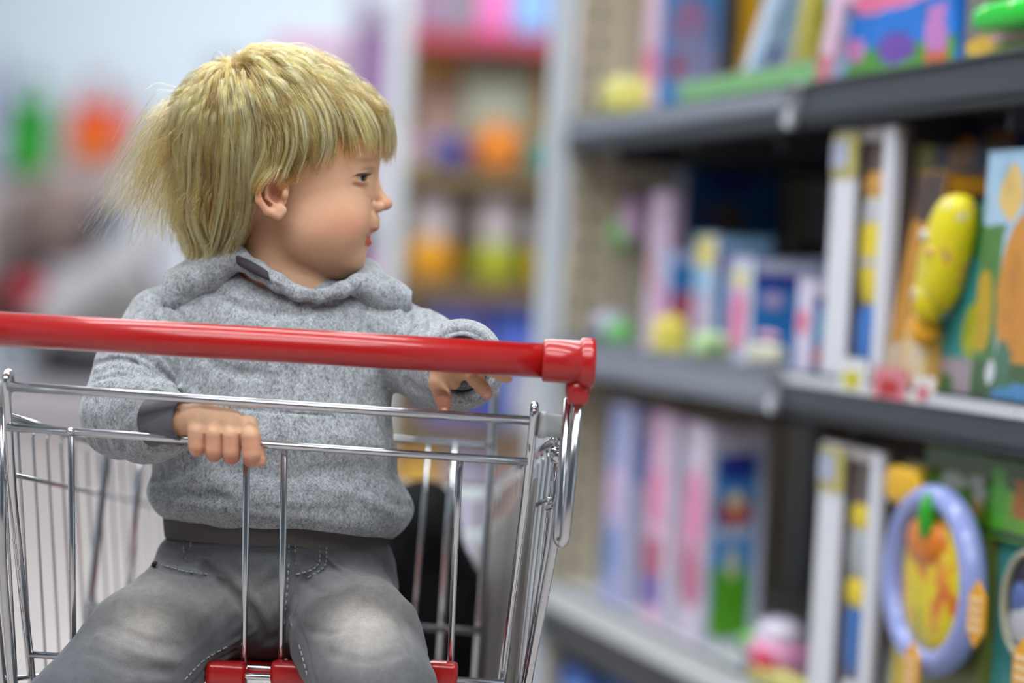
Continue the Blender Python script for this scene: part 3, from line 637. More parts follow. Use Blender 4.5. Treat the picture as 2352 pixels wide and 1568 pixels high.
for X in (x0_ + .03, x1_): box('upright', (X - .028, YM - .03, 0), (X + .028, YM + .03, 2.3), POSTM, mu, .006)['label'] = 'white upright post'
def zx(px, Y=YM): return W(px, 400, Y)[0]
def onshelf(name, label, cat, x0, x1, ytop, yshelf, c, dep=.2, Y=YM + .06, group=None, parts=()):
    z0 = zs_(yshelf) + .001; a = W(x0, yshelf, Y)[0]; b = W(x1, yshelf, Y)[0]; z1 = W((x0 + x1) / 2, ytop, Y)[2]
    o = bmobj(name, boxv((0, 0, (z1 - z0) / 2), (1, 0, 0), (0, 1, 0), (0, 0, 1), (b - a, dep, z1 - z0), .008), P_(name + '_tint', c), None)
    o.location = ((a + b) / 2, Y + dep / 2, z0); tag(o, label, cat, group)
    f = bmobj('printed_panel', boxv(((a + b) / 2, Y - .001, (z0 + z1) / 2), (1, 0, 0), (0, 1, 0), (0, 0, 1), ((b - a) * .7, .003, (z1 - z0) * .5), .001), P_('panel_tint', tuple(min(1, k * 1.5 + .05) for k in c)), o)
    return o
def ball(label, px, py, yshelf, r, c, Y=YM + .14, shade=None):
    z0 = zs_(yshelf); M = P_('ball_rubber', c, .3)
    bm = bmesh.new(); bmesh.ops.create_uvsphere(bm, u_segments=28, v_segments=18, radius=r)
    me = bpy.data.meshes.new('ball'); bm.to_mesh(me); bm.free(); me.polygons.foreach_set('use_smooth', [True] * len(me.polygons))
    o = link('toy_ball', me, M); o.location = (W(px, py, Y)[0], Y, z0 + r); tag(o, label, 'ball')
    c0 = np.array(o.location)
    tube('seam', [c0 + (r + .0005) * np.array([math.cos(t), math.sin(t) * .3, math.sin(t) * .95]) for t in np.linspace(0, 2 * PI, 40, endpoint=False)], .0025, P_('seam_tint', tuple(k * .6 for k in c)), o, 6, True)
    v = lathe('valve', [(0, .006), (.002, .005)], c0 + np.array([0, -r, 0]), (0, -1, 0), P_('valve_dark', (.05, .05, .05)), o, 10)
    return o
# under the red edge
onshelf('toy_carton', 'orange and grey-green wide carton beneath the red shelf edge', 'carton', 945, 1258, 108, 392, S_(205, 160, 84), .12, YM + .30)
onshelf('toy_carton', 'grey-green carton standing before the wide orange carton', 'carton', 1050, 1215, 135, 392, S_(150, 156, 136), .08, YM + .21)
onshelf('toy_carton', 'brown-pink carton standing low behind the violet ball', 'carton', 945, 1060, 195, 392, S_(142, 112, 100), .06, YM + .23)
ball('big orange ball on the upper shelf between the white posts', 1146, 290, 392, .078, S_(244, 146, 50))
ball('violet-blue ball left of the big orange ball', 1044, 312, 392, .052, S_(84, 80, 168))
ball('pale pink ball beside the left white post', 958, 318, 392, .048, S_(196, 150, 172))
ball('pale blue ball at the back behind the violet ball', 1002, 285, 392, .05, S_(130, 150, 200), YM + .22 - .03)
ball('teal ball half hidden by the right white post', 1248, 318, 392, .056, S_(60, 160, 150))
onshelf('toy_carton', 'olive green low carton under the pale pink ball', 'carton', 944, 985, 362, 392, S_(140, 140, 80), .05, YM + .015)
# header-card bags
def bag(label, px, ytop, ymid, c, r=.07):
    z0 = zs_(655); Y = YM + .12; X = W(px, ymid, Y)[0]; zt = W(px, ytop, Y)[2]
    root = thing('ball_bag', label, 'toy bag', (X, Y, z0), 'bagged balls with white header cards')
    bm = bmesh.new(); bmesh.ops.create_uvsphere(bm, u_segments=24, v_segments=16, radius=r)
    for v in bm.verts: v.co = Vector((v.co.x + X, v.co.y * .8 + Y, v.co.z * .95 + z0 + r * .95))
    bmobj('bagged_ball', bm, P_('bag_ball', c, .3), root, True)
    box('header_card', (X - r * .75, Y - .012, z0 + r * 1.8), (X + r * .75, Y + .012, zt), P_('header_white', S_(196, 186, 190), .6), root, .003)
    tube('hang_loop', [(X + .02 * math.cos(t), Y, zt - .004 + .02 * math.sin(t)) for t in np.linspace(0, PI, 10)], .002, POSTM, root, 6)
bag('orange bagged ball under a white header card, right of the toddler\'s mouth', 992, 455, 570, S_(240, 168, 20), .072)
bag('yellow-green bagged ball under a white header card, middle of the far shelf', 1136, 460, 585, S_(182, 190, 44), .070)
bag('yellow bagged ball under a white header card beside the right white post', 1262, 470, 555, S_(226, 196, 20), .066)
# blue and violet packs, and the lower rows
onshelf('toy_carton', 'blue-violet carton low on the far shelf, over the left sleeve', 'carton', 965, 1100, 690, 985, S_(92, 92, 160), .2)
onshelf('toy_carton', 'royal blue carton low on the far shelf beside the right white post', 'carton', 1112, 1245, 700, 985, S_(60, 84, 170), .2)
onshelf('toy_carton', 'grey carton on the far middle shelf behind the hanging hand', 'carton', 1170, 1300, 840, 985, S_(150, 150, 156), .1, YM + .02 - .055 + .02)
z_low = .141
def low(label, x0, x1, ytop, c, dep=.2, Y=YM + .05):
    a = W(x0, 1100, Y)[0]; b = W(x1, 1100, Y)[0]; z1 = W((x0 + x1) / 2, ytop, Y)[2]
    o = bmobj('toy_carton', boxv((0, 0, (z1 - z_low) / 2), (1, 0, 0), (0, 1, 0), (0, 0, 1), (b - a, dep, z1 - z_low), .008), P_('low_tint', c), None); o.location = ((a + b) / 2, Y + dep / 2, z_low); tag(o, label, 'carton')
    bmobj('printed_panel', boxv(((a + b) / 2, Y - .001, (z_low + z1) / 2), (1, 0, 0), (0, 1, 0), (0, 0, 1), ((b - a) * .7, .003, (z1 - z_low) * .5), .001), P_('panel_tint', tuple(min(1, k * 1.4 + .05) for k in c)), o)
low('yellow-orange carton on the lowest far shelf, seen past the toddler\'s back', 905, 1010, 1035, S_(206, 160, 70))
low('grey-lilac carton on the lowest far shelf', 1020, 1120, 1030, S_(160, 156, 176))
low('brown-pink carton on the lowest far shelf beside the right post', 1132, 1240, 1045, S_(170, 140, 130))
# crates heaped on top of the unit (pink, blue)
zt_ = zs_(75) + .001
for (x0, x1, y0, c, lab) in ((952, 1010, -40, S_(150, 120, 150), 'mauve pack on the red shelf, beside the left white post'), (1015, 1085, -30, S_(130, 120, 140), 'grey pack on the red shelf'), (1098, 1165, -60, S_(222, 104, 176), 'hot pink pack on the red shelf'), (1172, 1265, -50, S_(116, 160, 214), 'light blue pack on the red shelf beside the right post')):
    onshelf('toy_pack', lab, 'toy pack', x0, x1, y0, 75, c, .2)
# lilac bay beyond, left of the white post
YL = 9.0
lb_ = thing('shelving_unit', 'lilac and pink shelving seen beyond the left white post', 'shelving', (W(850, 500, YL)[0], YL + .3, 0))
xa, xb = W(792, 500, YL)[0], W(905, 500, YL)[0] + .1
box('back_panel', (xa, YL + .4, .05), (xb, YL + .43, 2.1), P_('lilac_panel', S_(176, 168, 186), .6), lb_)
for z in (.2, .55, .9, 1.25, 1.6): box('shelf', (xa, YL, z - .03), (xb, YL + .4, z), P_('lilac_shelf', S_(196, 190, 204), .5), lb_, .004)
box('upright', (xa - .03, YL, 0), (xa, YL + .4, 2.1), P_('lilac_upright', S_(190, 180, 200), .5), lb_, .004)
for k, (z, h, c, lab) in enumerate(((1.6, .34, S_(150, 110, 160), 'dusky purple box at the top of the lilac shelving'), (1.25, .28, S_(196, 176, 196), 'pale lilac box high on the lilac shelving'), (.9, .22, S_(176, 84, 160), 'magenta box on the lilac shelving, level with the toddler\'s chin'), (.55, .2, S_(170, 120, 170), 'violet box on a low lilac shelf'))):
    xa2, xb2 = xa + .01, xa + .15
    o = box('toy_box', (xa2 - (xa2 + xb2) / 2, 0, 0), (xb2 - (xa2 + xb2) / 2, .2, h), P_('lilac_box_%d' % k, c), None, .006); o.location = ((xa2 + xb2) / 2, YL + .02, z + .001); tag(o, lab, 'toy box')
    box('lid', (xa2 - .003, YL + .017, z + h - .03), (xb2 + .003, YL + .223, z + h + .004), P_('lid_tint', tuple(k_ * .8 for k_ in c)), o, .003)
# pink pack on a far stand above the toddler's head
YS = 12.0
st = thing('display_stand', 'low far display stand holding a pink pack, above the toddler\'s hair', 'display stand', (W(700, 100, YS)[0], YS + .2, 0))
X = W(700, 150, YS)[0]
box('board', (X - .5, YS, 0), (X + .34, YS + .3, W(700, 132, YS)[2]), P_('stand_white', S_(190, 196, 206), .6), st, .01); box('foot', (X - .55, YS - .03, 0), (X + .38, YS + .34, .05), POSTM, st, .005)
zt2 = W(700, 132, YS)[2] + .001
o = box('soft_toy', (-.2, 0, 0), (.2, .2, .11), P_('pink_pack', S_(214, 150, 186)), None, .03); o.location = (X + .03, YS + .04, zt2); tag(o, 'pink pack lying on the far display stand', 'toy pack')
# left: wall display with hanging green and orange bags, pram on a podium
YW = 16.7
def hang(name, label, x0, x1, y0, y1, c, c2):
    a = W(x0, y0, YW); b = W(x1, y1, YW); X = (a[0] + b[0]) / 2; zt, zb_ = a[2], W((x0 + x1) / 2, y1, YW)[2]; wd = (b[0] - a[0]) / 2
    root = thing(name, label, 'bag', (X, YW + .05, zb_), 'bags hanging on the far wall')
    bm = boxv((X, YW + .08, (zt + zb_) / 2), (1, 0, 0), (0, 1, 0), (0, 0, 1), (2 * wd, .14, zt - zb_), .05)
    bmobj('bag_body', bm, P_(name + '_cloth', c, .7), root, True)
    bmobj('bag_front', boxv((X, YW + .0, zb_ + (zt - zb_) * .28), (1, 0, 0), (0, 1, 0), (0, 0, 1), (1.7 * wd, .03, (zt - zb_) * .42), .012), P_(name + '_pocket', c2, .6), root)
    tube('strap', [(X + wd * .6 * math.cos(t), YW + .08, zt - .02 + .22 * math.sin(t)) for t in np.linspace(0, PI, 14)], .014, P_(name + '_strap', tuple(k * .6 for k in c)), root, 8)
    lathe('wall_hook', [(0, .012), (.22, .012), (.225, .02), (.24, .02)], (X, YW + .30, zt + .19), (0, -1, 0), POSTM, root, 12)
hang('hanging_bag', 'green bag hanging on the far wall', 14, 108, 225, 398, S_(4, 140, 24), S_(40, 160, 40))
hang('hanging_bag', 'orange bag hanging on the far wall', 160, 270, 232, 368, S_(214, 64, 4), S_(236, 120, 20))
hang('hanging_bag', 'small faded red bag hanging right of the orange one on the far wall', 272, 312, 262, 345, S_(196, 120, 120), S_(206, 140, 140))
hang('hanging_bag', 'lilac bag hanging at the left edge on the far wall', -40, 10, 180, 400, S_(176, 170, 206), S_(186, 180, 216))
wp = thing('wall_display', 'pale pink display board low on the far wall, beneath the hanging bags', 'display board', (W(200, 420, 16.6)[0], 16.9, 0))
a = W(-120, 430, 16.85); b = W(400, 430, 16.85)
box('board', (a[0], 16.86, .6), (b[0], 16.98, W(200, 335, 16.85)[2]), P_('pink_board', S_(214, 206, 214), .7), wp, .01)
for X in (a[0], b[0]): box('board_leg', (X - .03, 16.82, 0), (X + .03, 16.88, .8), POSTM, wp, .006)
# podium and pram
YP = 14.0
pz = W(150, 890, YP)[2]
pod = thing('podium', 'pale grey display podium under the pram', 'podium', (W(200, 900, YP)[0], YP + .6, 0))
a = W(-200, 900, YP)[0]; b = W(430, 900, YP)[0]
box('plinth', (a, YP, .03), (b, YP + 1.2, pz), P_('podium_grey', S_(196, 188, 192), .6), pod, .02); box('kick', (a + .04, YP + .04, 0), (b - .04, YP + 1.16, .03), P_('podium_kick', S_(120, 116, 120), .6), pod)
pr = thing('pram', 'taupe pram with a pale grey frame on the far podium', 'pram', (W(180, 880, YP + .5)[0], YP + .5, pz))
YQ = YP + .5
def pell(name, px, py, rx, ry, rd, m, root=pr, sq=.85, rot=0, Y=YQ):
    c = W(px, py, Y); k = Y / F; bm = bmesh.new(); bmesh.ops.create_uvsphere(bm, u_segments=24, v_segments=14, radius=1)
    for v in bm.verts:
        x, y, z = [math.copysign(abs(t) ** sq, t) for t in v.co]; x, z = x * rx * k, z * ry * k
        x, z = x * math.cos(rot) - z * math.sin(rot), x * math.sin(rot) + z * math.cos(rot); v.co = Vector((c[0] + x, c[1] + y * rd, c[2] + z))
    return bmobj(name, bm, m, root, True)
TP = P_('taupe_cloth', S_(136, 118, 112), .9); TPL = P_('pale_cloth', S_(196, 186, 182), .9); NVY = P_('navy_cloth', S_(58, 70, 96), .9); GFR = P_('frame_grey', S_(176, 176, 178), .4)
DKC = P_('charcoal_cloth', S_(56, 58, 66), .9)
pell('hood', 165, 500, 132, 108, .3, TP); pell('hood_lining', 45, 545, 80, 120, .25, P_('sand_cloth', S_(160, 146, 138), .9), Y=YQ + .25)
pell('seat_body', 250, 740, 190, 105, .3, P_('grey_cloth', S_(150, 146, 142), .9), Y=YQ + .1)
pell('boot_cover', 40, 690, 95, 90, .22, P_('wine_cloth', S_(90, 66, 66), .9)); pell('cushion', 62, 668, 42, 34, .1, P_('red_cloth', S_(190, 50, 66), .9), Y=YQ - .25)
pell('bag_pocket', 250, 505, 48, 50, .16, NVY, Y=YQ - .22); pell('basket', 205, 835, 150, 45, .28, DKC)
tube('handle_frame', spline([W(95, 740, YQ - .3), W(220, 640, YQ - .36), W(320, 550, YQ - .38), W(400, 480, YQ - .38)], 6), .115, P_('frame_pale', S_(206, 206, 208), .5), pr, 14)
tube('frame_leg', [W(340, 600, YQ - .2), W(420, 850, YQ - .2)], .03, P_('frame_dark', S_(70, 72, 78), .4), pr, 10); tube('frame_leg', [W(120, 640, YQ - .2), W(60, 860, YQ - .2)], .03, GFR, pr, 10)
for px in (40, 380):
    c = W(px, 880, YQ); tube('wheel', [(c[0] + .12 * math.cos(t), YQ - .18, pz + .14 + .12 * math.sin(t)) for t in np.linspace(0, 2 * PI, 28, endpoint=False)], .02, DKC, pr, 8, True)
# small second display block seen between the pram and the sleeve

# ================================================================== THE TROLLEY
CH = mat('chrome_wire', srgb(200, 202, 206), 0.16, 1.0)
cn = noise(CH, 25, 2, .5); lk(CH, ramp(CH, cn, [(0.3, (.13,) * 3), (.7, (.19,) * 3)]), CH.node_tree.nodes['Principled BSDF'].inputs['Roughness'])
REDP = mat('red_plastic', srgb(164, 16, 16), 0.28, spec=.5, coat=.35)
GREYP = mat('grey_plastic', srgb(176, 180, 180), 0.45)
DKP = mat('dark_castor', srgb(40, 42, 46), 0.5)
TX = -0.195
cart = thing('shopping_trolley', 'chrome wire shopping trolley with a red handle and fold-out child seat', 'shopping trolley', (TX, 2.45, 0))
# handle
hr = 0.0141; HY = 1.97
hl, hrp = W(-60, 754, HY), W(1248, 828, HY)
hz = hrp[2] - 0.0; hl = np.array([-0.455, HY, hz + (hl[2] - hz) * 0]); 
V = [];
tube('handle', [hl, hrp], hr, REDP, cart, 32)
lathe('handle_end', [(0, .0150), (.001, .0172), (.004, .0176), (.030, .0178), (.0305, .0196), (.033, .0204), (.0385, .0206), (.042, .0196), (.0432, .0165), (.0436, .008)], W(1246, 827, HY), (1, 0, -.0), REDP, cart, 36)
lathe('handle_end', [(0, .0150), (.001, .0172), (.004, .0176), (.030, .0178), (.0305, .0196), (.033, .0204), (.0385, .0206), (.042, .0196), (.0432, .0165), (.0436, .008)], hl, (-1, 0, 0), REDP, cart, 36)
for x in (W(1330, 860, HY)[0], hl[0] - .030):
    lathe('handle_socket', [(0, .0105), (.010, .0100), (.018, .0088), (.0195, .0075)], (x, HY + .002, hz - .014), (0, .06, -1), REDP, cart, 24)
T = lambda pts, r=.0046, nm='tube', n=12: tube(nm, pts, r, CH, cart, n)
# handle stays (hairpins) and basket corner posts, right then left
def stay(f, nm='handle_stay'):
    tube(nm, fillet([f(1329, 912, 1.975), f(1298, 1236, 1.995), f(1279, 1246, 2.0), f(1305, 915, 1.985)][:2] + [f(1290, 1250, 1.998), f(1281, 1236, 2.0), f(1306, 915, 1.985)], .006), .0044, CH, cart, 14)
def Rw(px, py, Y): return W(px, py, Y)
def Lw(px, py, Y):
    p = W(px, py, Y); return np.array([2 * TX - p[0], p[1], p[2]])
for f in (Rw, Lw):
    stay(f)
    # corner post runs behind the stay and on down to the chassis
    tube('corner_post', fillet([f(1300, 985, 2.03), f(1282, 1200, 2.03), f(1212, 1568, 2.05), f(1150, 1900, 2.07)], .03), .0040, CH, cart, 14)
    tube('rear_post', fillet([f(1285, 1030, 2.05), f(1262, 1250, 2.06), f(1205, 1568, 2.08), f(1140, 1900, 2.09)], .03), .0038, CH, cart, 12)
# gate (rear flap) leans away from the camera as it goes down
def GY(py): return 1.985 + (py - 900) * 0.00017
gate = [('R', [(1228, 940), (1205, 1160), (1152, 1568), (1120, 1800)]), ('L', [(12, 865), (30, 1150), (74, 1568), (98, 1800)])]
tube('gate_rail', [W(18, 887, 1.985), W(1216, 966, 1.985)], .0039, CH, cart, 16)
tube('gate_rail', [W(16, 981, 2.0), W(1212, 1060, 2.0)], .0034, CH, cart, 16)
for _, pts in gate:
    P3 = [W(x, y, GY(y) + .006) for x, y in pts]; top = P3[0]
    P3 = [top + np.array([0, .028, -.012]), top + np.array([0, .016, .004]), top] + P3[1:]
    tube('gate_post', fillet(P3, .012, 8), .0038, CH, cart, 14)
for pts in ([(163, 990), (168, 1540), (172, 1800)], [(567, 1018), (560, 1568), (556, 1800)], [(653, 1026), (645, 1568), (641, 1800)], [(1057, 1052), (1046, 1250), (1033, 1568), (1025, 1800)]):
    tube('gate_bar', [W(x, y, GY(y) + .0) for x, y in pts], .0029, CH, cart, 12)
    p = W(pts[0][0], pts[0][1] + 1, GY(pts[0][1]) - .002); lathe('weld_bead', [(0, .001), (.0014, .0036), (.003, .0044), (.005, .0034), (.0064, .0010)], p + np.array([0, 0, -.003]), (0, 0, 1), CH, cart, 14)
gy = GY(1530)
tube('gate_rail', [W(62, 1502, gy), W(1158, 1568, gy)], .0031, CH, cart, 12)
# second thin pair beside the left and right gate posts (basket hinge wire)
tube('hinge_wire', fillet([W(4, 900, 2.02), W(5, 1290, 2.03), W(30, 1568, 2.04), W(60, 1800, 2.05)], .03), .0034, CH, cart, 10)
# grey plastic roller and flap at both hinge corners
for f in (Rw, Lw):
    a = f(1236, 975, 2.005); b = f(1302, 979, 2.01)
    lathe('hinge_roller', [(0, .0090), (.001, .0112), (.006, .0112), (.0068, .0098), (np.linalg.norm(b - a) - .001, .0092), (np.linalg.norm(b - a), .006)], a, b - a, GREYP, cart, 24)
# child seat backrest frame
YB = 2.36
tube('seat_back_rail', [W(238, 965, YB), W(1131, 1021, YB)], .0034, CH, cart, 12)
tube('seat_back_rail', [W(196, 1392, YB - .01), W(1107, 1450, YB - .01)], .0035, CH, cart, 12)
tube('seat_back_post', fillet([W(1100, 872, YB + .03), W(1138, 882, YB), W(1128, 1080, YB), W(1104, 1400, YB), W(1088, 1600, YB)], .012, 8), .0042, CH, cart, 14)
tube('seat_back_post', fillet([W(300, 830, YB + .03), W(262, 835, YB), W(243, 1060, YB), W(206, 1390, YB), W(190, 1560, YB)], .012, 8), .0042, CH, cart, 14)
for pts, r in (([(1046, 1014), (1030, 1200), (1006, 1580)], .0036), ([(985, 1010), (970, 1200), (950, 1450)], .0021), ([(332, 970), (312, 1160), (290, 1420)], .0036), ([(420, 976), (415, 1400)], .0026),
               ([(560, 985), (558, 1410)], .0021), ([(700, 993), (698, 1420)], .0021), ([(840, 1002), (830, 1430)], .0021), ([(890, 1006), (880, 1440)], .0021)):
    tube('seat_back_wire', [W(x, y, YB) for x, y in pts], r, CH, cart, 10)
# red child-seat panel with its raised lip and slots
ZS = W(600, 1528, 2.09)[2]
seat_lo, seat_hi = (TX - .10, 2.085, ZS - .012), (TX + .10, YB + .0, ZS)
bm = bmesh.new()
bmesh.ops.create_grid(bm, x_segments=9, y_segments=9, size=.5)
for v in bm.verts:
    v.co = Vector(((seat_lo[0] + seat_hi[0]) / 2 + v.co.x * .20, (seat_lo[1] + seat_hi[1]) / 2 + v.co.y * (seat_hi[1] - seat_lo[1]), ZS - .004 + .004 * abs(v.co.x * 2)))
dele = [f for i, f in enumerate(bm.faces) if (i % 9) in (2, 4, 6) and (i // 9) in (2, 3, 5, 6)]
bmesh.ops.delete(bm, geom=dele, context='FACES')
so = bmobj('seat_panel', bm, REDP, cart); so.modifiers.new('s', 'SOLIDIFY').thickness = .006; so['label'] = 'red plastic child seat panel'
for cx, wd in ((520, .028), (675, .032), (1015, .022)):
    if wd: p = W(cx, 1545, 2.075); bmobj('seat_clip', boxv(p, (1, 0, .0), (0, 1, 0), (0, 0, 1), (wd * 1.25, .022, .020), .005), REDP, cart, smooth=True)['label'] = 'red plastic clip on the gate rail'
tube('seat_front_wire', [W(455, 1547, 2.07), W(735, 1560, 2.07)], .0030, CH, cart, 10)
for x in (462, 482, 497): tube('seat_front_wire', [W(x, 1540, 2.085), W(x + 2, 1640, 2.09)], .0018, CH, cart, 8)
# basket sides
def side(xr, xf, zr, zf, inward, sgn):
    """xr/xf: rim x at rear/front, inward: lean of the wires towards the middle per metre of drop"""
    Yr, Yf = 2.05, 2.86
    rim = lambda Y: np.array([xr + (xf - xr) * (Y - Yr) / (Yf - Yr), Y, zr + (zf - zr) * (Y - Yr) / (Yf - Yr)])
    def pt(Y, dz):
        p = rim(Y).copy(); p[2] -= dz; p[0] += inward * dz; return p
    tube('rim', [rim(Yr), rim(Yf)], .0036, CH, cart, 12)
    for dz, r in ((.050, .0022), (.225, .0022), (.33, .0022), (.43, .0030)): tube('side_rail', [pt(Yr, dz), pt(Yf, dz + (0 if dz > .1 else 0))], r, CH, cart, 8)
    n = 17
    for i in range(n):
        Y = Yr + .015 + (Yf - Yr - .02) * i / (n - 1)
        p0 = pt(Y, .004); tube('side_wire', [p0 + np.array([0, 0, 0]), pt(Y, .012) + np.array([sgn * .002, 0, 0]), pt(Y, .44)], .0014, CH, cart, 6)
    return pt
ptL = side(-.4315, -.372, .925, .812, .105, -1)
ptR = side(.041, -.018, .930, .812, -.045, 1)
# grey plastic sheet clipped inside the right wall of the basket
gp = []; prof = [(2.10, .030), (2.2, .034), (2.35, .05), (2.5, .060), (2.65, .066), (2.84, .070)]
for Y, dz in prof:
    for d in np.linspace(dz, .42, 5): gp.append(ptR(Y, d) + np.array([-.006, 0, 0]))
gf_ = [(a * 5 + b, a * 5 + b + 1, (a + 1) * 5 + b + 1, (a + 1) * 5 + b) for a in range(5) for b in range(4)]
gpo = meshobj('side_panel', gp, gf_, mat('taupe_plastic', srgb(104, 98, 95), .5), cart); gpo.modifiers.new('t', 'SOLIDIFY').thickness = .003; gpo['label'] = 'grey-taupe plastic sheet inside the right basket wall'
# front face and base
for dz in (0, .05, .15, .25, .35, .43): tube('front_rail', [ptL(2.86, dz), ptR(2.86, dz)], .0030 if dz else .0046, CH, cart, 8)
for i in range(15):
    t = (i + .5) / 15; a = ptL(2.86, 0) * (1 - t) + ptR(2.86, 0) * t; b = ptL(2.86, .43) * (1 - t) + ptR(2.86, .43) * t
    tube('front_wire', [a, b], .0014, CH, cart, 6)
for i in range(12):
    t = (i + .5) / 12; a = ptL(2.07, .43) * (1 - t) + ptR(2.07, .43) * t; b = ptL(2.86, .43) * (1 - t) + ptR(2.86, .43) * t
    tube('base_wire', [a, b], .0014, CH, cart, 6)
for Y in (2.07, 2.3, 2.55): tube('base_rail', [ptL(Y, .434), ptR(Y, .434)], .0034, CH, cart, 8)
# small welded brackets seen at the right corner
for px, py in ((1291, 1010), (1282, 1046), (1291, 1158)):
    lathe('weld_knob', [(0, .002), (.001, .0062), (.005, .0076), (.011, .0070), (.013, .003)], W(px, py, 2.03) + np.array([0, .0, -.006]), (0, -.2, 1), CH, cart, 16)
tube('corner_bracket', [W(1256, 1166, 2.06), W(1291, 1154, 2.035)], .0026, CH, cart, 8)
tube('corner_hook', spline([W(1297, 1004, 2.02), W(1302, 992, 2.012), W(1297, 978, 2.008), W(1289, 972, 2.01)], 5), .0022, CH, cart, 8)
# bright plastic label holders clipped on the far rim
for (x0, y0, x1, y1, hh) in ((985, 1128, 1150, 1137, .012), (1060, 1226, 1150, 1232, .012)):
    a = W(x0, y0, 2.84); b = W(x1, y1, 2.84); bmobj('label_holder', boxv((a + b) / 2, (1, 0, 0), (0, 1, 0), (0, 0, 1), (b[0] - a[0], .008, hh), .002), mat('pale_plastic', srgb(214, 224, 224), .3), cart)['label'] = 'pale plastic label holder on the front rim'
# chassis and castors
for f in (-1, 1):
    x = TX + f * .20
    tube('chassis_tube', fillet([(TX + f * .205, 2.07, .52), (TX + f * .21, 2.10, .16), (TX + f * .205, 2.16, .135), (TX + f * .16, 2.95, .135)], .05), .010, CH, cart, 12)
    tube('chassis_strut', [(TX + f * .185, 2.45, .135), (TX + f * .17, 2.75, .48)], .008, CH, cart, 10)
    for (X, Y) in ((TX + f * .207, 2.14), (TX + f * .165, 2.93)):
        w_ = lathe('castor', [(-.011, .03), (-.009, .052), (-.006, .06), (.006, .06), (.009, .052), (.011, .03)], (X, Y + .03, .06), (1, 0, 0), DKP, cart, 24)
        bmobj('castor_fork', boxv((X, Y + .012, .10), (1, 0, 0), (0, 1, 0), (0, 0, 1), (.034, .03, .07), .004), CH, w_)
for Y in (2.2, 2.9): tube('chassis_tube', [(TX - .2, Y, .135), (TX + .2, Y, .135)] if Y < 2.5 else [(TX - .165, Y, .135), (TX + .165, Y, .135)], .008, CH, cart, 10)

# ---- things lying in the basket -----------------------------------------------
def lumps(name, prims, m, lo, hi, h, label, cat, loc):
    ident = lambda V: V
    root_ops = prims
    o = solid(name, root_ops, lo, hi, h, m, None, 2, None, conv=ident)
    # put the origin at the base
    o.data.transform(Matrix.Translation(-Vector(loc))); o.location = loc
    tag(o, label, cat); return o
def wop(c, r, k=.03, rot=None):
    o = ell(c, r, k, 'add', rot); return o
BLK = mat('black_fabric', srgb(7, 7, 9), .9, spec=.12); bump(BLK, noise(BLK, 25, 4), .5, .01)
TAUP = mat('taupe_fabric', srgb(92, 84, 80), .9, sheen=.2); bump(TAUP, noise(TAUP, 30, 4), .4, .01)
def scaled(f): return f
# world-metre ops are evaluated in millimetres to keep the thresholds of the grid valid
def lump_mm(name, specs, m, label, cat, zbase, h=6):
    ops = [ell(np.array(c) * 1000, np.array(r) * 1000, 30 if i else 0, 'add', rot) for i, (c, r, rot) in enumerate(specs)]
    ops += [wave(lambda P: 5 * np.sin(P[:, 0] * .05 + P[:, 2] * .03) * np.sin(P[:, 2] * .045 + P[:, 1] * .03), (0, 0, 0), 1e5), cut(lambda P: zbase * 1000 - P[:, 2])]
    C = np.array([np.array(c) * 1000 for c, r, _ in specs]); Rr = np.array([max(r) * 1000 for c, r, _ in specs])[:, None]
    lo = (C - Rr).min(0) - 30; hi = (C + Rr).max(0) + 30
    loc = np.array([C[0][0] / 1000, C[0][1] / 1000, zbase])
    o = solid(name, ops, lo, hi, h, m, None, 2, None, conv=lambda V: V / 1000 - loc)
    o.location = loc; return tag(o, label, cat)
zb = .505
cb = W(990, 1380, 2.62)
lump_mm('coat', [((cb[0], 2.60, .62), (.085, .12, .15), None), ((cb[0] - .03, 2.60, .76), (.055, .09, .085), (0, 20, 0)), ((cb[0] + .045, 2.58, .57), (.05, .10, .10), None), ((cb[0] + .03, 2.62, .56), (.08, .10, .10), None), ((cb[0] - .06, 2.6, .62), (.06, .10, .13), None)],
        BLK, 'black padded coat crumpled in the basket behind the toddler', 'coat', zb)

# ================================================================== THE CHILD
child_base = W(640, 1451, Y0)
child = thing('person', 'toddler in grey hooded sweater and faded jeans, sitting in the trolley seat, looking aside', 'person', child_base)

def qq(*a): return [q(*p) for p in a]
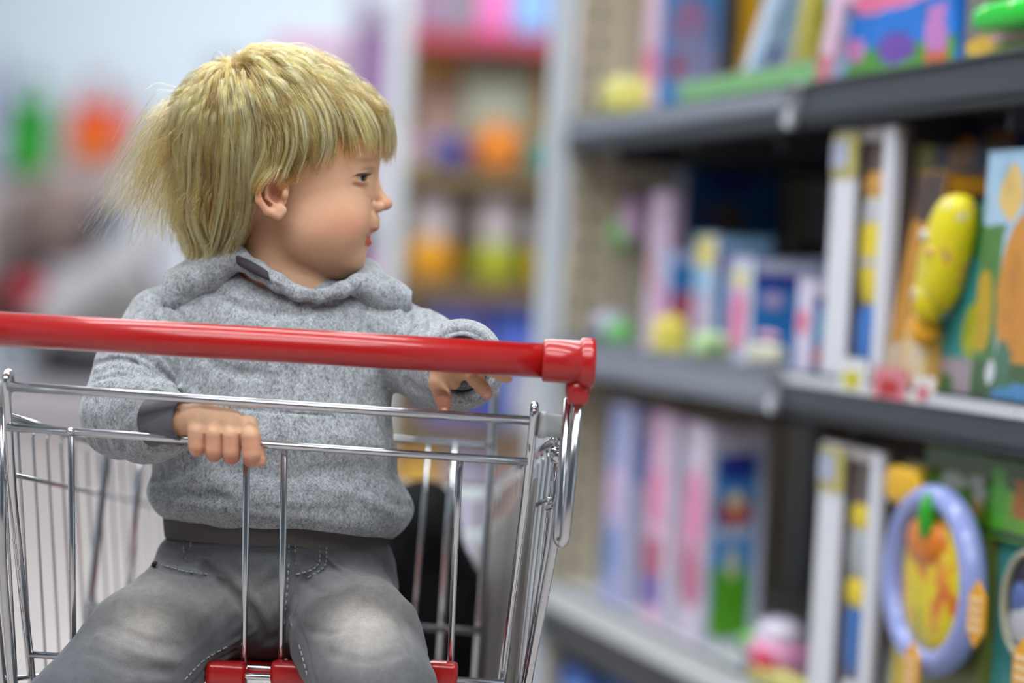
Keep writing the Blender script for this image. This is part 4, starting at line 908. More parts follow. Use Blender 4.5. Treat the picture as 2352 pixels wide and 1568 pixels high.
# ---- skin -------------------------------------------------------------------
SK = mat('skin', (0.5, 0.3, 0.2), 0.5, spec=0.35, sss=0.35)
a_ = nd(SK, 'ShaderNodeVertexColor', layer_name='tint')
lk(SK, mixc(SK, noise(SK, 900, 2), a_.outputs[0], a_.outputs[0]), base(SK)); bump(SK, noise(SK, 1500, 3), 0.08, 0.0004)
def skin_ops():
    H = []
    A = H.append
    A(ell((638, 336, 0), (226, 190, 166), 0))
    A(ell((748, 345, 0), (126, 118, 132), 30))
    A(ell((738, 460, 0), (122, 135, 126), 40))
    for sd in (1, -1):
        A(ell((762, 512, 62 * sd), (86, 76, 64), 30))
        A(cone((712, 535, 62 * sd), (782, 590, 22 * sd), 56, 37, 60))
        A(ell((836, 382, 40 * sd), (28, 15, 34), 12))
    A(ell((795, 588, 0), (40, 36, 44), 18))
    A(ell((808, 603, 0), (27, 25, 32), 10))
    A(ell((815, 525, 0), (40, 42, 44), 18))
    # muzzle, lips
    A(ell((847, 505, 0), (26, 24, 36), 12))
    A(ell((857, 520, 0), (15.5, 12, 26), 8))
    A(ell((826, 566, 0), (20, 16, 28), 8))
    A(ell((842, 556, 0), (13.5, 10.5, 22), 4))
    # eye sockets
    for sd in (1, -1):
        A(ell((862, 412, 74 * sd), (30, 17, 30), 14, 'sub'))
    # nose
    A(cone((836, 385, 0), (858, 425, 0), 26, 13, 16)); A(cone((856, 424, 0), (882, 465, 0), 12, 15, 12))
    A(ell((883, 469, 0), (17.5, 14, 16), 7))
    for sd in (1, -1):
        A(ell((868, 476, 17 * sd), (15, 11.5, 10), 6))
        A(ell((877, 492, 9 * sd), (7, 6, 4.5), 4, 'sub'))
        A(cone((849, 462, 30 * sd), (853, 488, 31 * sd), 4, 3, 8, 'sub'))
        # smiling mouth corner and fold
        A(cone((842, 543, 24 * sd), (828, 541, 43 * sd), 3.2, 2.2, 5, 'sub'))
        A(cone((846, 505, 44 * sd), (828, 545, 54 * sd), 2.5, 2.5, 10, 'sub'))
    # open mouth wedge
    A(cone((880, 538, 0), (842, 541, 0), 9, 4.5, 3, 'sub'))
    A(cone((866, 539, 14), (842, 542, 26), 7, 3.5, 3, 'sub')); A(cone((866, 539, -14), (842, 542, -26), 7, 3.5, 3, 'sub'))
    # eyelids : shell over the ball with a slit
    for sd in (1, -1):
        A(ell((814, 412, 62 * sd), (36, 33, 36), 9))
        A(ell((844, 414, 78 * sd), (24, 6.2, 22), 3, 'sub', (0, 0, -10)))
        A(ell((814, 413, 62 * sd), (30.5, 28, 30.5), 1.5, 'sub'))
        A(cone((838, 398, 88 * sd), (852, 393, 62 * sd), 2.2, 2.2, 4, 'sub'))
        A(cone((820, 432, 98 * sd), (842, 438, 78 * sd), 2.6, 2.2, 7, 'sub'))
    # ears
    EX = 15
    for sd in (1, -1):
        z = 153 * sd
        A(ell((632 + EX, 448, z), (31, 56, 9), 10, 'add', (0, 0, 8)))
        for o in chain([(652 + EX, 396, z + 2 * sd), (630 + EX, 388, z + 14 * sd), (606 + EX, 402, z + 24 * sd), (594 + EX, 436, z + 27 * sd), (598 + EX, 470, z + 23 * sd), (616 + EX, 494, z + 17 * sd), (640 + EX, 504, z + 12 * sd)], [7, 8, 7.5, 7.5, 7.5, 8.5, 10], 4): A(o)
        A(ell((640 + EX, 492, z + 11 * sd), (19, 16, 10), 6))
        for o in chain([(632 + EX, 412, z + 10 * sd), (614 + EX, 436, z + 15 * sd), (614 + EX, 464, z + 14 * sd), (632 + EX, 478, z + 11 * sd)], [5, 5, 5, 5], 3): A(o)
        A(ell((634 + EX, 452, z + 12 * sd), (14, 22, 15), 4, 'sub'))
        A(ell((654 + EX, 456, z + 7 * sd), (8, 12, 9), 4))
    # neck and hidden trunk
    A(cone((628, 520, -18), (640, 700, -30), 88, 98, 30))
    A(cone((700, 600, -5), (690, 690, -5), 52, 60, 25))
    A(ell((640, 850, -20), (205, 220, 110), 60)); A(ell((640, 1130, 0), (190, 190, 115), 60))
    A(ell((630, 1290, 0), (190, 120, 120), 40))
    for p in ((430, 742), (850, 752)): A(ell((p[0], p[1], -25), (60, 55, 60), 50))
    # right arm (left in the picture) and fist closed on the bar
    elb = q(305, 950, 120)
    H.extend(chain([(425, 750, -45), elb, q(395, 968, 370)], [46, 46, 40], 20))
    wr = q(408, 968, 385)
    H.append(cone(q(385, 968, 360), q(452, 962, 412), 38, 33, 20))
    H.append(cone(q(468, 960, 412), q(532, 972, 414), 31, 30, 16))
    H.append(cone(q(462, 972, 420), q(565, 984, 418), 24, 21, 14))
    fx = [(452, 996, 1.0), (491, 1001, 1.06), (531, 1004, 1.1), (574, 1006, 1.06)]
    H.append(Op(lambda P: np.full(len(P), 900.), (0, 0, 0), 1e7, 0, 'add'))
    for i, (x, y, kf) in enumerate(fx):
        low = (0, 6, 8, 14)[i]; out = (0, 2, 4, 10)[i]
        H.extend(chain([q(x - 2, y - 32, 424), q(x, y - 8, 440 + out), q(x + (4 if i == 3 else 0), y + 24 + low * .7, 434 + out), q(x + (4 if i == 3 else 1), y + 34 + low, 408), q(x + 2, y + 18 + low, 390)],
                       [18 * kf, 19.5 * kf, 18.5 * kf, 17 * kf, 14 * kf], 2.2, first=7))
    H.extend(chain([q(545, 985, 395), q(584, 1012, 388), q(594, 1046, 408), q(598, 1057, 420)], [20, 17, 15, 13], 3.5, first=10))
    # left arm and relaxed hand hanging behind the handle
    e2 = q(1030, 862, 40)
    H.extend(chain([(850, 755, -25), e2, q(1052, 828, 240)], [58, 52, 42], 20))
    H.append(cone(q(1052, 822, 250), q(1050, 822, 340), 38, 33, 20))
    H.append(cone(q(1050, 818, 340), q(1048, 842, 392), 34, 30, 18))
    H.append(cone(q(1030, 838, 392), q(1082, 842, 396), 27, 27, 14))
    H.extend(chain([q(1010, 845, 385), q(1004, 880, 400), q(1017, 912, 408), q(1021, 945, 412)], [20, 17.5, 17, 13.5], 6, first=16))   # thumb
    H.extend(chain([q(1020, 858, 394), q(1042, 880, 398)], [20, 14], 10))                                                                # web
    H.extend(chain([q(1072, 838, 400), q(1090, 868, 418), q(1108, 890, 420), q(1119, 903, 415)], [18, 17, 15.5, 13], 4, first=12))        # index
    H.extend(chain([q(1090, 830, 400), q(1128, 846, 425), q(1152, 858, 425), q(1164, 866, 420)], [18, 17, 15, 13], 4, first=12))          # middle
    H.extend(chain([q(1094, 820, 396), q(1134, 826, 420), q(1158, 836, 418), q(1168, 846, 410)], [17, 16, 14, 12], 4, first=12))          # ring
    H.extend(chain([q(1090, 808, 390), q(1124, 806, 408), q(1144, 812, 404)], [15, 14, 11], 4, first=12))                                 # little
    return H
def skin_color(V):
    x, y, s = V.T; n = len(V)
    c = np.tile(np.array(srgb(204, 162, 130)), (n, 1)) * (1 + .014 * np.sin(x * .11 + 3 * np.sin(y * .07)) * np.sin(y * .13 + s * .09) + .010 * np.sin(x * .31 + s * .2) * np.sin(y * .27))[:, None]
    def tint(col, w):
        nonlocal c
        w = np.clip(w, 0, 1)[:, None]; c = c * (1 - w) + np.array(col) * w
    g = lambda cx, cy, cs, rx, ry, rs: np.exp(-(((x - cx) / rx) ** 2 + ((y - cy) / ry) ** 2 + ((s - cs) / rs) ** 2))
    a = np.abs(s)
    head = (y < 620)
    tint(srgb(212, 134, 108), .42 * np.exp(-(((x - 795) / 62) ** 2 + ((y - 515) / 42) ** 2 + ((a - 95) / 60) ** 2)) * head)
    tint(srgb(216, 134, 112), .5 * g(888, 472, 0, 20, 20, 22))
    tint(srgb(200, 110, 88), .35 * np.exp(-(((x - 630) / 40) ** 2 + ((y - 450) / 60) ** 2)) * (a > 150) * head)
    tint(srgb(130, 55, 42), .75 * np.exp(-(((x - 648) / 15) ** 2 + ((y - 450) / 25) ** 2)) * (a > 120) * (a < 168))  # shade inside the ear hollow, put into the skin colour
    lipu = np.exp(-(((x - 862) / 16) ** 2 + ((y - 529) / 5) ** 2)) * (a < 30)
    tint(srgb(186, 100, 88), .9 * lipu)
    lipl = ((x > 834) & (y > 542) & (y < 566) & (a < 30) & (x > 834 + (a * .1))).astype(float) * np.clip((x - 834) / 8, 0, 1)
    tint(srgb(178, 78, 74), .92 * lipl)
    tint(srgb(120, 40, 38), .8 * np.exp(-(((x - 838) / 9) ** 2 + ((y - 541) / 4.5) ** 2)) * (a < 50))  # dark crease at the mouth corner, painted into the skin as shade
    # lash line and brow
    ex, ey = x - 838, y - 408.5 + (x - 838) * .16
    tint(srgb(70, 44, 36), .85 * np.exp(-(ey / 2.4) ** 2) * np.clip(1.2 - (ex / 24) ** 2, 0, 1) * (a > 50) * (a < 106))
    tint(srgb(150, 96, 84), .6 * np.exp(-(((x - 834) / 18) ** 2 + ((y - 427) / 7) ** 2)) * (a > 40))
    tint(srgb(150, 105, 72), .5 * np.exp(-((y - 374 + (x - 845) * .15) / 6) ** 2) * np.clip(1 - ((x - 845) / 32) ** 2, 0, 1) * (a > 20))
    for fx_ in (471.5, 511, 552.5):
        xu = 1176 + (fx_ - 1176) * (1 - 440 / F); tint(srgb(120, 58, 42), .75 * np.exp(-((x - xu) / 3.2) ** 2) * (s > 395) * (y > 978) * (x < 700))  # shade in the gaps between the fingers, tinted into the skin
    # knuckles and finger tips
    tint(srgb(206, 130, 112), .35 * ((s > 395) & (y > 985)).astype(float))
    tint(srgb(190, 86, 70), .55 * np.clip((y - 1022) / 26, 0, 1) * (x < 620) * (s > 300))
    tint(srgb(214, 120, 104), .5 * (((x > 1000) & (y > 880)) * np.clip((y - 880) / 30, 0, 1)))
    return c
body = solid('body', skin_ops(), (180, 105, -200), (1190, 1420, 480), 2.5, SK, child, smooth=1, color=skin_color)

# eyeballs
EW = mat('eye_white', srgb(215, 208, 204), 0.15, coat=0.6)
ER = mat('iris', srgb(34, 38, 42), 0.1, coat=1.0); EP = mat('pupil', (0.006, 0.006, 0.006), 0.05, coat=1.0)
for sd in (1, -1):
    c = u2w(np.array([[814, 413, 62 * sd]]))[0]
    d = u2w(np.array([[814 + 27, 413, 62 * sd + 11 ]]))[0] - c; d /= np.linalg.norm(d)
    r = 30 * U; pr = [(-r * math.cos(t), r * math.sin(t)) for t in np.linspace(0.02, PI - .02, 22)]
    eb = lathe('eyeball', pr, c, d, EW, child, 28)
    ri = r * 1.012; a0 = .46
    lathe('iris', [(ri * math.cos(t), ri * math.sin(t)) for t in np.linspace(a0, .02, 8)], c, d, ER, eb, 28)
    ri = r * 1.03; lathe('pupil', [(ri * math.cos(t), ri * math.sin(t)) for t in np.linspace(.2, .02, 6)], c, d, EP, eb, 24)

# nails (finger and thumb of the hanging hand)
NL = mat('finger_nail', srgb(238, 176, 160), 0.25, coat=0.3)
for p, r_, rt in ((q(1119, 903, 428), (9, 10, 3), 28), (q(1021, 945, 425), (8, 9, 3), 4)):
    o = solid('nail', [ell(p, r_, 0, 'add', (0, 0, -rt))], p - 14, p + 14, 1.5, NL, child, 1)
    o['label'] = 'pale pink finger nail'

# eyelashes
LS = mat('eyelash', (0.05, 0.03, 0.02), 0.6)
V = []; Fc = []
for i in range(26):
    t = i / 25; a0 = math.radians(-75 + 110 * t)
    p = np.array([818 + 30 * t, 411 - 5 * math.sin(PI * (.15 + .6 * t)), 62 + 34 * math.sqrt(max(0, 1 - (t * .92) ** 2))])
    tip = p + np.array([8 + 7 * t, -3 - 3 * t, 6 - 4 * t]); mid = (p + tip) / 2 + np.array([0, 2.5, 1])
    v, f = tube_mesh(u2w(np.array([p, mid, tip])), [.00025, .0002, .00006], 4)
    b = len(V); V += list(v); Fc += [tuple(b + k for k in ff) for ff in f]
meshobj('eyelashes', V, Fc, LS, child)

# ---- hooded sweater -----------------------------------------------------------
def knit(name, c1, c2, sc=1.0, st=.38):
    M = mat(name, c1, 0.95, spec=0.15, sheen=0.25)
    tc = nd(M, 'ShaderNodeTexCoord'); mp = nd(M, 'ShaderNodeMapping'); mp.inputs['Scale'].default_value = (1, 1, .72); mp.inputs['Rotation'].default_value = (0, .5, 0)
    lk(M, tc.outputs['Object'], mp.inputs[0])
    vo = nd(M, 'ShaderNodeTexVoronoi', feature='SMOOTH_F1'); vo.inputs['Scale'].default_value = 640 * sc; vo.inputs['Randomness'].default_value = .55; lk(M, mp.outputs[0], vo.inputs['Vector'])
    mm = nd(M, 'ShaderNodeMapRange'); lk(M, vo.outputs['Distance'], mm.inputs[0]); mm.inputs[1].default_value = 0.05; mm.inputs[2].default_value = .65; mm.inputs[3].default_value = .5; mm.inputs[4].default_value = 0
    n1 = noise(M, 420, 3, .6, mp.outputs[0]); n2 = noise(M, 120, 6, .68, mp.outputs[0])
    ad = nd(M, 'ShaderNodeMath', operation='MULTIPLY_ADD'); lk(M, n1, ad.inputs[0]); ad.inputs[1].default_value = .9; lk(M, mm.outputs[0], ad.inputs[2])
    a2 = nd(M, 'ShaderNodeMath', operation='MULTIPLY_ADD'); lk(M, n2, a2.inputs[0]); a2.inputs[1].default_value = .9; lk(M, ad.outputs[0], a2.inputs[2])
    mr = nd(M, 'ShaderNodeMapRange'); lk(M, a2.outputs[0], mr.inputs[0]); mr.inputs[1].default_value = .62; mr.inputs[2].default_value = 1.50
    lk(M, mixc(M, mr.outputs[0], c1, c2), base(M)); bump(M, a2.outputs[0], st, 0.0009)
    return M
KN = knit('grey_marl_knit', srgb(78, 82, 86), srgb(178, 182, 186))
RBH = mat('dark_hem_rib', srgb(84, 79, 78), .9, spec=.15)
RB = mat('dark_rib', srgb(92, 91, 98), 0.9, spec=.2, sheen=.2)
w = nd(RB, 'ShaderNodeTexWave', bands_direction='X'); w.inputs['Scale'].default_value = 240; tc = nd(RB, 'ShaderNodeTexCoord'); lk(RB, tc.outputs['Object'], w.inputs[0]); bump(RB, w.outputs['Fac'], .35, .0006)

def folds_on(ops, lst, gain=1.7):
    """creases given as picture lines, laid on the surface of ops"""
    out = []
    ss = np.arange(480, -190, -4.0)
    for pts, w, amp in lst:
        sp = np.array(spline([(*p, 0) for p in pts], 3)); P = []
        for p in sp:
            kk = 1 - ss / F; P.append(np.stack([1176 + (p[0] - 1176) * kk, 784 + (p[1] - 784) * kk, ss], 1))
        A = np.concatenate(P); d = evalf(ops, A).reshape(len(sp), -1); A = A.reshape(len(sp), -1, 3); line = []
        for k in range(len(sp)):
            ix = np.argmax(d[k] < 0)
            if d[k][ix] < 0: line.append(A[k][ix])
        if len(line) > 1: out.append(fold(line, w, amp * gain))
    return out
hem = lambda x: 1192 + 12 * np.clip((x - 380) / 300, 0, 1) + 40 * np.clip((x - 720) / 220, 0, 1) ** 1.5
def hoodie_ops():
    H = [ell((640, 860, -12), (262, 250, 150), 0), ell((632, 1050, 8), (280, 200, 168), 60), ell((606, 1132, 14), (266, 100, 176), 34), ell((706, 1165, 14), (244, 118, 172), 34)]
    H += [cone((520, 720, -30), (368, 745, -30), 92, 84, 50), cone((560, 725, -30), (868, 745, -28), 92, 76, 50)]
    H += [cone((480, 665, -40), (560, 690, -40), 62, 70, 40)]
    # right sleeve (left in the picture), pushed up and bunched above the cuff
    H += chain([(372, 750, -28), q(315, 850, 40), q(285, 945, 115)], [84, 93, 98], 26)
    H += chain([q(288, 958, 130), q(345, 968, 240), q(392, 972, 330)], [96, 88, 66], 26)
    H += [ell(q(352, 966, 330), (40, 70, 42), 16)]
    # left sleeve
    H += chain([(868, 750, -28), q(960, 812, 10), q(1030, 845, 70)], [80, 94, 100], 26)
    H += chain([q(1030, 845, 70), q(1056, 838, 170), q(1060, 835, 255)], [100, 96, 82], 26)
    H += [cut(lambda P: (hem(P[:, 0]) * 0 + P[:, 1] - hem(P[:, 0])) * .9)]
    # creases, laid on the cloth
    H += folds_on(H, [
      ([(318, 664), (365, 688), (403, 728), (416, 764)], 4.5, 5), ([(330, 664), (378, 688), (418, 730), (430, 764)], 5, -6),
      ([(222, 852), (262, 843), (317, 850), (391, 882)], 7, 8), ([(219, 874), (272, 862), (320, 870), (372, 892)], 6, -8), ([(214, 836), (262, 826), (310, 832), (372, 866)], 6, -7),
      ([(260, 815), (306, 822), (351, 862), (388, 880)], 6, 6), ([(306, 806), (351, 838), (393, 872)], 6, -8), ([(330, 800), (368, 830), (398, 866)], 6, 7), ([(356, 800), (385, 830), (404, 860)], 5, -6),
      ([(424, 790), (411, 845), (402, 884)], 7, -6), ([(446, 800), (432, 850), (425, 890)], 8, 6), ([(470, 820), (520, 850), (600, 862)], 14, -4),
      ([(190, 900), (250, 880), (317, 880), (396, 886), (446, 904)], 7, 7), ([(196, 915), (252, 896), (320, 896), (392, 902)], 6, -6)]
      + [([(x, 905), (x - 9, 945), (x - 5, 985), (x + 10, 1030)], 6.5, a) for x, a in ((205, -4), (222, 4), (240, -5), (258, 5), (277, -5), (296, 5), (315, -5), (333, 5), (348, -5))]
      + [([(240, 1050), (320, 1072), (410, 1062), (440, 1030)], 9, -5), ([(440, 1064), (400, 1088), (352, 1096)], 13, -14), ([(352, 1150), (450, 1166), (560, 1172)], 18, 6), ([(356, 1128), (440, 1140), (520, 1140)], 12, -5),
      ([(470, 655), (540, 700), (640, 722), (760, 700)], 12, -6), ([(450, 700), (430, 760)], 13, -5), ([(570, 740), (490, 790)], 16, 4),
      ([(815, 662), (824, 710), (816, 770)], 9, 4), ([(925, 676), (938, 730), (928, 780)], 8, -9), ([(905, 660), (915, 710), (908, 760)], 9, 6), ([(962, 706), (975, 740), (955, 780)], 8, -7), ([(1000, 722), (1008, 755), (990, 790)], 8, -6), ([(985, 716), (992, 745), (975, 785)], 7, 5),
      ([(850, 948), (876, 1010), (892, 1090)], 7, 7), ([(866, 945), (893, 1010), (908, 1085)], 8, -11), ([(905, 930), (912, 1000), (925, 1060)], 7, 5),
      ([(800, 1100), (860, 1135), (925, 1165)], 14, -5), ([(440, 943), (560, 940), (640, 948), (760, 955)], 4, -3), ([(560, 1180), (700, 1188), (850, 1215)], 11, 5), ([(930, 1105), (938, 1140), (948, 1165)], 10, -9),
      ([(540, 1080), (660, 1105), (800, 1070)], 22, -5), ([(600, 1010), (720, 1022), (820, 1010)], 20, 4), ([(520, 1130), (640, 1150), (780, 1150)], 16, 4), ([(940, 880), (1000, 915), (1060, 925)], 12, -5)])
    H += [wave(lambda P: 2.6 * np.sin(P[:, 0] * .021 + P[:, 1] * .013) * np.sin(P[:, 1] * .027 - P[:, 2] * .02 + 1) + 1.5 * np.sin(P[:, 0] * .06 + 2 * np.sin(P[:, 1] * .03)) * np.sin(P[:, 1] * .045 + P[:, 2] * .03), (650, 900, 0), 1e5)]
    # openings: neck, cuffs
    H += [ell((655, 610, 10), (104, 90, 92), 8, 'sub'), cone((700, 640, 60), (700, 700, 120), 30, 10, 12, 'sub')]
    H += [cone(q(398, 968, 372), q(520, 968, 420), 46, 60, 6, 'sub')]
    H += [cone(q(1060, 835, 292), q(1062, 838, 420), 60, 80, 8, 'sub')]
    return H
hoodie = solid('hooded_sweater', hoodie_ops(), (160, 560, -215), (1170, 1262, 400), 2.9, KN, child, smooth=1)
# hood lying round the neck
def hood_ops():
    H = []
    H += chain([(548, 594, 66), (600, 622, 92), (650, 652, 108), (694, 676, 108), (738, 682, 104)], [18, 20, 19, 16, 14], 14)
    H += chain([(742, 682, 104), (790, 668, 92), (826, 652, 66), (842, 656, 36)], [14, 17, 20, 24], 14)
    H += chain([(548, 590, 70), (502, 618, 45), (470, 634, -10), (480, 630, -70), (560, 612, -120), (700, 620, -120), (830, 635, -70), (850, 645, 0)], [22, 32, 38, 42, 44, 42, 38, 32], 34)
    H += [ell((860, 668, 12), (60, 32, 52), 34), ell((905, 696, 0), (56, 36, 56), 50), ell((452, 648, -5), (72, 48, 84), 36), ell((385, 690, -20), (78, 46, 80), 50), ell((560, 640, -110), (120, 50, 60), 30)]
    H += [fold([(600, 614, 114), (650, 642, 130), (694, 666, 128)], 5, -3), fold([(835, 622, 70), (838, 650, 80), (825, 680, 80)], 7, -8)]
    H += [fold([(555, 612, 95), (600, 636, 115), (650, 662, 130), (700, 680, 128), (760, 682, 122)], 6, -4)]
    return H
hood = solid('hood', hood_ops(), (380, 540, -200), (930, 720, 160), 2.9, KN, child, smooth=1)
# dark neck label sewn inside the hood edge
LB = mat('neck_label', srgb(52, 46, 52), 0.85)
lab = []
for i in range(9):
    t = i / 8
    for j in range(3):
        v = j / 2; lab.append((552 + 76 * t + 4 * v, 588 + 38 * t + v * (22 + 6 * math.sin(PI * t)) - 12 * math.sin(PI * t) * .3, 96 + 32 * t + 2.5 * math.sin(PI * v) + 8 * v))
Vl = u2w(np.array(lab)); fl = [(i * 3 + j, i * 3 + j + 1, (i + 1) * 3 + j + 1, (i + 1) * 3 + j) for i in range(8) for j in range(2)]
lb = meshobj('neck_label', Vl, fl, LB, hood); lb.modifiers.new('t', 'SOLIDIFY').thickness = 0.0012
lb['label'] = 'dark neck label'
# ribbed hem band, dark t-shirt hem
def band_ops():
    lo = lambda x: 1232 + 12 * np.clip((x - 380) / 250, 0, 1) + 62 * np.clip((x - 690) / 205, 0, 1) ** 1.25
    H = [ell((637, 1170, 6), (262, 330, 150), 0), cut(lambda P: (P[:, 1] - lo(P[:, 0])) * .9), cut(lambda P: (hem(P[:, 0]) - 40 - P[:, 1]) * .9),
         ell((637, 1170, 6), (248, 316, 136), 2, 'sub')]
    H += [fold([(700, 1225, 150), (780, 1240, 140), (880, 1285, 90)], 9, -5), fold([(420, 1218, 120), (520, 1226, 150), (640, 1232, 160)], 7, -3)]
    return H
solid('hem_band', band_ops(), (360, 1140, -170), (915, 1315, 175), 3.4, RBH, child, 1)
def cuff_ops(a, b, ra, rb, t=6):
    return [cone(a, b, ra, rb, 0), cone(a - (b - a) * .3, b + (b - a) * .7, ra - t, rb - t, 2, 'sub'),
            cut(lambda P, a=a, b=b: ((P - a) @ (a - b)) / np.linalg.norm(b - a)), cut(lambda P, a=a, b=b: ((P - b) @ (b - a)) / np.linalg.norm(b - a))]
a, b = q(352, 968, 345), q(428, 966, 392)
c1 = solid('cuff', cuff_ops(a, b, 56, 47), np.minimum(a, b) - 75, np.maximum(a, b) + 75, 2.4, RB, child, 1); c1['label'] = 'dark grey ribbed cuff at the fist'
a, b = q(1060, 832, 270), q(1060, 830, 325)
c2 = solid('cuff', cuff_ops(a, b, 66, 58), np.minimum(a, b) - 85, np.maximum(a, b) + 85, 2.4, RB, child, 1); c2['label'] = 'dark grey ribbed cuff behind the handle'
# knitted ring at the left sleeve opening
ringp = [q(1060 + 78 * math.cos(t), 836 + 80 * math.sin(t), 292 + 10 * math.sin(t)) for t in np.linspace(0, 2 * PI, 48, endpoint=False)]
tube('sleeve_hem', u2w(np.array(ringp)), .0052, KN, child, 12, closed=True)

# ---- jeans --------------------------------------------------------------------
JN = mat('grey_denim', srgb(80, 84, 88), 0.9, spec=.2, sheen=.15)
a_ = nd(JN, 'ShaderNodeVertexColor', layer_name='tint')
tc = nd(JN, 'ShaderNodeTexCoord'); w = nd(JN, 'ShaderNodeTexWave', bands_direction='DIAGONAL'); w.inputs['Scale'].default_value = 330; lk(JN, tc.outputs['Object'], w.inputs[0])
nz = noise(JN, 90, 8, .8); mm = nd(JN, 'ShaderNodeMath', operation='MULTIPLY_ADD'); lk(JN, noise(JN, 900, 2, .6), mm.inputs[0]); mm.inputs[1].default_value = .6; lk(JN, nz, mm.inputs[2])
mr = nd(JN, 'ShaderNodeMapRange'); lk(JN, mm.outputs[0], mr.inputs[0]); mr.inputs[1].default_value = .5; mr.inputs[2].default_value = 1.1; mr.inputs[3].default_value = .7; mr.inputs[4].default_value = 1.3
vm = nd(JN, 'ShaderNodeVectorMath', operation='SCALE'); lk(JN, a_.outputs[0], vm.inputs[0]); lk(JN, mr.outputs[0], vm.inputs['Scale']); lk(JN, vm.outputs[0], base(JN)); bump(JN, mm.outputs[0], .35, .0007)
KR, KL = q(180, 1640, 330), q(868, 1590, 350)
def jeans_ops():
    H = [ell((632, 1330, -8), (282, 185, 162), 0), ell((630, 1270, 0), (264, 90, 158), 20)]
    H += chain([(478, 1372, 10), q(330, 1500, 180), KR], [136, 138, 120], 34)
    H += chain([(772, 1385, 10), q(822, 1480, 190), KL], [128, 138, 128], 34)
    for K, an in ((KR, q(150, 2150, 260)), (KL, q(860, 2130, 270))): H += [cone(K, an, 108, 62, 30)]
    H += [cut(lambda P: (1192 + 10 * np.clip((P[:, 0] - 600) / 300, 0, 1) - P[:, 1])), cut(lambda P: P[:, 1] - 2120)]
    H += folds_on(H, [(p, w, a * 1.1) for p, w, a in [
      ([(470, 1305), (540, 1370), (590, 1420), (618, 1470)], 11, -9), ([(705, 1330), (665, 1395), (642, 1465)], 9, -8), ([(520, 1310), (590, 1380), (625, 1440)], 10, 4),
      ([(660, 1250), (664, 1330), (658, 1410), (640, 1470)], 4.5, 4), ([(672, 1250), (675, 1330), (670, 1400)], 4, -3),
      ([(370, 1250), (420, 1262), (470, 1268)], 4, -4), ([(372, 1262), (425, 1276), (480, 1282)], 5, 4), ([(345, 1290), (400, 1304), (470, 1318), (530, 1330)], 4, 4), ([(345, 1302), (400, 1316), (470, 1330)], 4, -4),
      ([(250, 1430), (330, 1470), (420, 1485)], 11, -4), ([(225, 1462), (310, 1500), (410, 1518)], 9, 4), ([(205, 1495), (290, 1532), (390, 1545)], 12, -5), ([(270, 1380), (340, 1400), (420, 1440)], 12, 3),
      ([(425, 1566), (470, 1515), (530, 1478), (590, 1445)], 4.5, 5), ([(440, 1568), (480, 1528), (540, 1492)], 4.5, -4), ([(665, 1420), (690, 1490), (715, 1568)], 4.5, 5), ([(678, 1415), (704, 1488), (728, 1568)], 4.5, -4),
      ([(700, 1445), (760, 1456), (820, 1446)], 10, -3), ([(735, 1262), (775, 1300), (840, 1332), (888, 1350)], 4.5, 5), ([(742, 1280), (780, 1316), (840, 1346)], 5, -4), ([(880, 1385), (925, 1430), (948, 1500)], 11, -4), ([(700, 1340), (740, 1360), (790, 1350)], 9, -4), ([(760, 1500), (840, 1520), (920, 1500)], 12, -3)]])
    H += [wave(lambda P: 2.6 * np.sin(P[:, 0] * .03 + P[:, 2] * .02 + 2 * np.sin(P[:, 1] * .014)) * np.sin(P[:, 1] * .036 + 1 + P[:, 0] * .011) + 1.2 * np.sin(P[:, 0] * .07 + P[:, 1] * .05) * np.sin(P[:, 1] * .08 - P[:, 2] * .04), (650, 1400, 0), 1e5), ell((632, 1190, 0), (236, 60, 140), 4, 'sub')]
    return H
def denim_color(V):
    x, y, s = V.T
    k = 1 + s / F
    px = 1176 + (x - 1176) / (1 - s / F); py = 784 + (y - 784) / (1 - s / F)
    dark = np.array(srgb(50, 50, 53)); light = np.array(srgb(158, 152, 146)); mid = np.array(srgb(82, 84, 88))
    w = np.exp(-(((px - 835) / 95) ** 2 + ((py - 1430) / 95) ** 2)) + .75 * np.exp(-(((px - 330) / 95) ** 2 + ((py - 1420) / 110) ** 2)) + .35 * np.exp(-(((px - 560) / 120) ** 2 + ((py - 1370) / 50) ** 2))  # fade on the thighs together with their highlights, put into the denim colour
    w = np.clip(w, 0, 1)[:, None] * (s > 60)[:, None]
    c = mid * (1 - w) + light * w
    d = np.clip((1300 - py) / 90, 0, 1)[:, None] * .75  # shade under the sweater hem, darkened into the denim colour
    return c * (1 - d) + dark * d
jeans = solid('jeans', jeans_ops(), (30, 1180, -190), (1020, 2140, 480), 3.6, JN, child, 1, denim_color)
# stitching, rivet, fly
ST = mat('denim_thread', srgb(128, 130, 134), .8)
def stitch(pts, name='stitching'):
    P = np.array(spline(pts, 14)); P[:, 2] += 2
    V = []; Fc = []
    for i in range(0, len(P) - 3, 3):
        v, f = tube_mesh(u2w(P[i:i + 3]), .0008, 4); b = len(V); V += list(v); Fc += [tuple(b + k for k in ff) for ff in f]
    return meshobj(name, V, Fc, ST, jeans)
def on_surf(ops, pts, off=1.0):
    """slide points onto the cloth along the viewing depth"""
    out = []
    for p in pts:
        P = np.array([[p[0], p[1], s] for s in np.arange(480, -150, -3.0)]); kk = 1 - P[:, 2] / F
        P[:, 0] = 1176 + (p[0] - 1176) * kk; P[:, 1] = 784 + (p[1] - 784) * kk
        d = evalf(ops, P); i = np.argmax(d < 0); out.append(P[max(i - 1, 0)] + np.array([0, 0, off]))
    return out
JO = jeans_ops()
